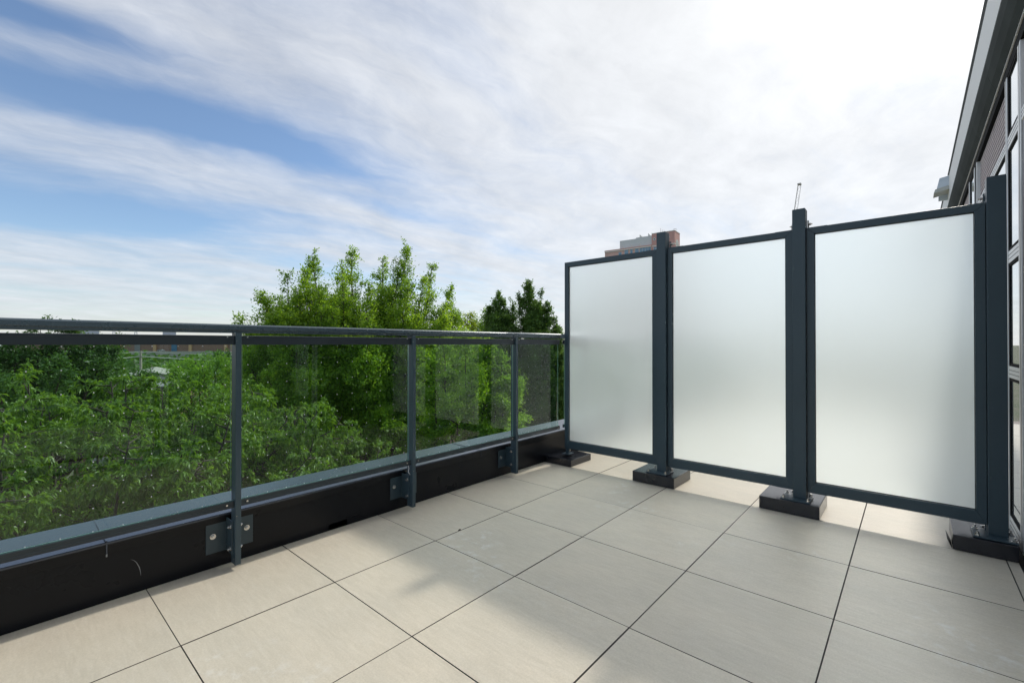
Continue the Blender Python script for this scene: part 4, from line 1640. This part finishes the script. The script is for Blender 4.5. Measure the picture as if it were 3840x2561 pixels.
# ------------------------------------------------------------------ far warehouse on its raised lot
LOT = -4.1
lot = MB()
lot.box(-40, 330, 0, 260, GROUND + 0.01, LOT)
lo = structure(lot.build('raised_car_park', concrete))
lo.location = (28, 452, 0)
lo.rotation_euler = (0, 0, R(-48.6))
ware = empty('warehouse', (35, 462, LOT), 'long low brick warehouse with tan piers on the horizon', 'building', None, R(-48.6))
mb = MB()
mb.box(-40, 150, 0, 60, 0, 8.2)
mb.build('wall', brick_brown, ware)
mb = MB()
mb.box(-41, 151, -0.6, 61, 8.2, 9.0)
mb.build('roof', roof_grey, ware)
for x in (-14, 12, 38, 62, 88, 114):
    mb = MB()
    mb.box(x, x + 2.2, -0.9, -0.02, 0, 8.1)
    mb.build('pier', tan_pier, ware)
for x in (18, 48, 75):
    mb = MB()
    mb.box(x, x + 4, -0.25, -0.02, 0, 5.2)
    mb.build('loading_door', car_paints['blue'] if x == 75 else roof_grey, ware)


def make_car(colour, label, loc, rz):
    t = empty('parked_car', loc, label, 'car', 'cars parked at the far warehouse', rz)
    mb = MB()
    mb.prism([(-2.2, 0.35), (2.2, 0.35), (2.25, 0.8), (1.2, 0.95), (0.6, 1.42), (-1.1, 1.45), (-1.9, 0.98), (-2.25, 0.85)], 1, -0.88, 0.88)
    mb.build('body', car_paints[colour], t)
    mb = MB()
    mb.prism([(1.05, 0.97), (0.55, 1.36), (-1.05, 1.38), (-1.7, 1.0)], 1, -0.90, 0.90)
    mb.build('window_band', car_glass, t)
    for (x, y) in ((-1.35, -0.92), (-1.35, 0.72), (1.4, -0.92), (1.4, 0.72)):
        w_ = MB()
        w_.cyl((x, y, 0.33), 1, 0.33, 0.2, 12)
        w_.build('wheel', tyre_m, t)
    return t


ca = math.cos(R(-48.6))
sa = math.sin(R(-48.6))


def lotpt(x, y):
    return (35 + x * ca - y * sa, 462 + x * sa + y * ca, LOT)


make_car('white', 'white car at the foot of the brick warehouse', lotpt(36, -8), R(-48))
make_car('green', 'dark green car right of the white one by the warehouse', lotpt(46, -7), R(-40))
make_car('silver', 'silver car under the warehouse pier near the blue door', lotpt(72, -6), R(-48))
make_car('blue', 'small blue car left of the white one by the warehouse', lotpt(20, -9), R(-52))

# pylons and hazy towers in the slit under the handrail
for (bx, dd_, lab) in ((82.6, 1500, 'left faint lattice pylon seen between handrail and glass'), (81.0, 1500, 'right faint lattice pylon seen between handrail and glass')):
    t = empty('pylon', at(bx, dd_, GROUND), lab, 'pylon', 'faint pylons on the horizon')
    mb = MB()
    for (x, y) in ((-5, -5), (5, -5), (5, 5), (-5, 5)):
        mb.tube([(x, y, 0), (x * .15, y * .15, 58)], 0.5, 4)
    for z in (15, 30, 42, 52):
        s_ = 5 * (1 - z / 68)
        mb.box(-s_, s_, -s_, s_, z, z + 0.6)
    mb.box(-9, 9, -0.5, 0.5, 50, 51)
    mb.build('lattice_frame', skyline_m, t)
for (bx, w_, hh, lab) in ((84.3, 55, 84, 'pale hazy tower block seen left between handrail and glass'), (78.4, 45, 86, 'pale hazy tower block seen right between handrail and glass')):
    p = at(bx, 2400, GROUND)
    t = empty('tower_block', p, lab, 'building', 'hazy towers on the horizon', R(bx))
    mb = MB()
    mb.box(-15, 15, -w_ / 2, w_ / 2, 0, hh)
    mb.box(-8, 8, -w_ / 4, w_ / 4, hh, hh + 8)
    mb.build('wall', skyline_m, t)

# ------------------------------------------------------------------ brick high-rise
hr_rot = R(94.5)
hr = empty('apartment_tower', (239.189, 92.961, GROUND), 'red brick apartment tower with blue glass bays and white roof scoops above the frosted screen', 'building', None, hr_rot)
# local x along the long face (leftwards in view), y: outwards is +? the tower body lies to -y
Lh = 43.5
HT = 61.75 - GROUND
HM = 55.6 - GROUND


def hbox(name, mat, x0, x1, y0, y1, z0, z1, parent=hr, **k):
    mb = MB()
    mb.box(x0, x1, y0, y1, z0, z1)
    return mb.build(name, mat, parent, **k)


SY = -1.0    # body lies on this side of the long face
hbox('brick_tower', brick_red, 0, 12.5, -9.0, 0.0, 0, HT)
hbox('main_block', brick_pink, 12.51, Lh - 3.2, -9.0, 0.35, 0, HM)
hbox('lower_wing', brick_pink, Lh - 3.19, Lh + 1.2, -8.0, -0.6, 0, HM - 3.4)
hbox('penthouse', grey_clad, 12.51, 32.0, -7.0, -2.0, HM, HT - 0.8)
hbox('penthouse_step', grey_clad, 12.51, 22.0, -1.99, -1.5, HM, HT - 0.4)
hbox('tower_coping', white_trim, -0.15, 12.45, -9.15, 0.15, HT, HT + 0.35)
hbox('cornice', white_trim, 12.6, Lh - 3.1, -9.1, 0.75, HM - 0.9, HM - 0.35)
hbox('cornice_brick', brick_red, 12.6, Lh - 3.1, -9.05, 0.65, HM - 0.349, HM + 0.25)
hbox('band_course', white_trim, -0.12, 12.5, -9.12, 0.12, HM - 0.9, HM - 0.35)
hbox('terrace_band', white_trim, Lh - 3.1, Lh + 1.3, -8.1, -0.4, HM - 4.2, HM - 3.8)
for k in range(1, 7):
    hbox('band_course', white_trim, 12.55, Lh - 3.15, 0.36, 0.46, HM - 0.9 - 3.0 * k, HM - 0.6 - 3.0 * k)
wmesh = {}


def hwin(x, z, w_, h_, y=0.36):
    key = (w_, h_)
    if key not in wmesh:
        g_ = MB()
        g_.box(-w_ / 2, w_ / 2, 0, 0.08, 0, h_)
        o = g_.build('window', blue_glass, hr)
        f = MB()
        n_ = max(1, int(w_ / 1.3))
        for q in range(n_ + 1):
            xx = -w_ / 2 + w_ * q / n_
            f.box(xx - 0.05, xx + 0.05, 0.081, 0.15, 0, h_)
        f.box(-w_ / 2, w_ / 2, 0.151, 0.17, h_ * 0.62, h_ * 0.62 + 0.1)
        fo = f.build('window_frame', grey_clad, o)
        wmesh[key] = (o.data, fo.data)
    else:
        o = bpy.data.objects.new('window', wmesh[key][0])
        COL.objects.link(o)
        o.parent = hr
        fo = bpy.data.objects.new('window_frame', wmesh[key][1])
        COL.objects.link(fo)
        fo.parent = o
    o.location = (x, y, z)


for k in range(12):
    z = HM - 3.6 - 3.0 * k
    hwin(16.0, z, 6.4, 2.6)
    hwin(20.8, z, 2.2, 2.6)
    hwin(24.0, z, 1.4, 2.6)
    hwin(27.0, z, 2.2, 2.6)
    hwin(30.8, z, 1.8, 1.9)
    if k > 0:
        hwin(34.6, z, 2.2, 1.9, -0.59)
    hwin(8.0, z - 0.2, 6.8, 2.5, 0.01)
for x in (3.4, 11.0):
    mb = MB()
    mb.tube([(x, 0.02, HT - 3.0), (x, 0.12, HT - 3.0)], 0.75, 16)
    ro = mb.build('round_vent', grey_clad, hr)
    mb = MB()
    mb.tube([(x, 0.121, HT - 3.0), (x, 0.15, HT - 3.0)], 0.32, 12)
    mb.build('vent_hole', dark_gasket, ro)
# scoops: white curved wedges
scm = []
for (x, y, z) in ((13.6, -3.0, HT - 0.4), (15.6, -3.0, HT - 0.4), (20.5, -3.0, HT - 0.4), (19.6, -0.2, HM + .25), (24.6, -0.2, HM + .25), (30.0, -1.0, HM + .25), (33.8, -2.0, HM - 3.4)):
    if not scm:
        mb = MB()
        prof = [(0, 0), (0, 1.9), (-0.5, 1.5), (-1.1, 0.85), (-1.7, 0.35), (-2.4, 0)]
        mb.prism(prof, 1, -0.8, 0.0)
        so = mb.build('roof_scoop', white_wall, hr)
        mb = MB()
        mb.box(0.001, 0.06, -0.7, -0.1, 0.15, 1.3)
        sm_ = mb.build('scoop_opening', dark_gasket, so)
        scm = [so.data, sm_.data]
    else:
        so = bpy.data.objects.new('roof_scoop', scm[0])
        COL.objects.link(so)
        so.parent = hr
        sm_ = bpy.data.objects.new('scoop_opening', scm[1])
        COL.objects.link(sm_)
        sm_.parent = so
    so.location = (x, y, z)
# arched white window on the narrow side, facing the sun
mb = MB()
pts = [(-6.6, HT - 12), (-2.0, HT - 12), (-2.0, HT - 5.2), (-2.6, HT - 4.4), (-4.3, HT - 4.0), (-6.0, HT - 4.4), (-6.6, HT - 5.2)]
mb.prism(pts, 0, -0.12, -0.005)
aw = mb.build('arched_window', white_wall, hr)
mb = MB()
for y in (-5.4, -4.3, -3.2):
    mb.box(-0.16, -0.121, y - .06, y + .06, HT - 12, HT - 4.4)
for z in (HT - 10.4, HT - 8.8, HT - 7.2, HT - 5.6):
    mb.box(-0.18, -0.161, -6.5, -2.1, z, z + 0.12)
mb.build('window_bars', grey_clad, aw)
mb = MB()
for (x, y, h_) in ((8.2, -2, 2.6), (7.2, -2, 1.6), (6.6, -3, 1.5), (1.2, -2.2, 1.2)):
    mb.tube([(x, y, HT + .35), (x, y, HT + .35 + h_)], 0.10, 5)
mb.tube([(1.2, -2.2, HT + 1.5), (0.2, -2.6, HT + 1.6), (-0.3, -3, HT + 1.1)], 0.12, 5)
mb.box(0.5, 1.3, -4.5, -4.2, HT + .9, HT + 1.2)
mb.build('antenna', crane_m, hr)

# ------------------------------------------------------------------ crane
cr = empty('tower_crane', (344.5, 59.6, GROUND), 'thin lattice crane jib standing up behind the tall screen post', 'crane')
base = Vector((0, 0, 62.0))
tip = Vector((349.757 - 344.5, 53.24 - 59.6, 106.2 - GROUND))
mb = MB()
dirv = (tip - base).normalized()
sidev = Vector((-0.62, 0.78, 0)).normalized() * -1
ortho = dirv.cross(sidev).normalized()
hw_, n_ = 1.0, 13
ch = [(-1, 0), (1, 0), (0, 1.5)]
for (a_, b_) in ch:
    mb.tube([base + sidev * a_ * hw_ + ortho * b_, tip + sidev * a_ * hw_ + ortho * b_], 0.13, 4)
for k in range(n_):
    p0 = base.lerp(tip, k / n_)
    p1 = base.lerp(tip, (k + 1) / n_)
    s_ = 1 if k % 2 else -1
    mb.tube([p0 + sidev * s_ * hw_, p1 - sidev * s_ * hw_], 0.09, 3)
    mb.tube([p0 + sidev * hw_, p0 - sidev * hw_], 0.09, 3)
    mb.tube([p0 - sidev * hw_, p0.lerp(p1, .5) + ortho * 1.5, p1 - sidev * hw_], 0.08, 3)
mb.box(tip.x - 1.3, tip.x + 1.3, tip.y - 1.0, tip.y + 1.0, tip.z, tip.z + 0.9)
mb.build('jib', crane_m, cr)
mb = MB()
for (x, y) in ((-1, -1), (1, -1), (1, 1), (-1, 1)):
    mb.tube([(x, y, 0), (x, y, 60)], 0.18, 4)
for k in range(20):
    z = k * 3
    s_ = 1 if k % 2 else -1
    mb.tube([(-1 * s_, -1, z), (s_, -1, z + 3)], 0.1, 3)
    mb.tube([(-1 * s_, 1, z), (s_, 1, z + 3)], 0.1, 3)
    mb.tube([(-1, -1 * s_, z), (-1, s_, z + 3)], 0.1, 3)
    mb.tube([(1, -1 * s_, z), (1, s_, z + 3)], 0.1, 3)
mb.box(-2.2, 2.2, -1.6, 1.6, 60, 62.5)
mb.build('mast', crane_m, cr)
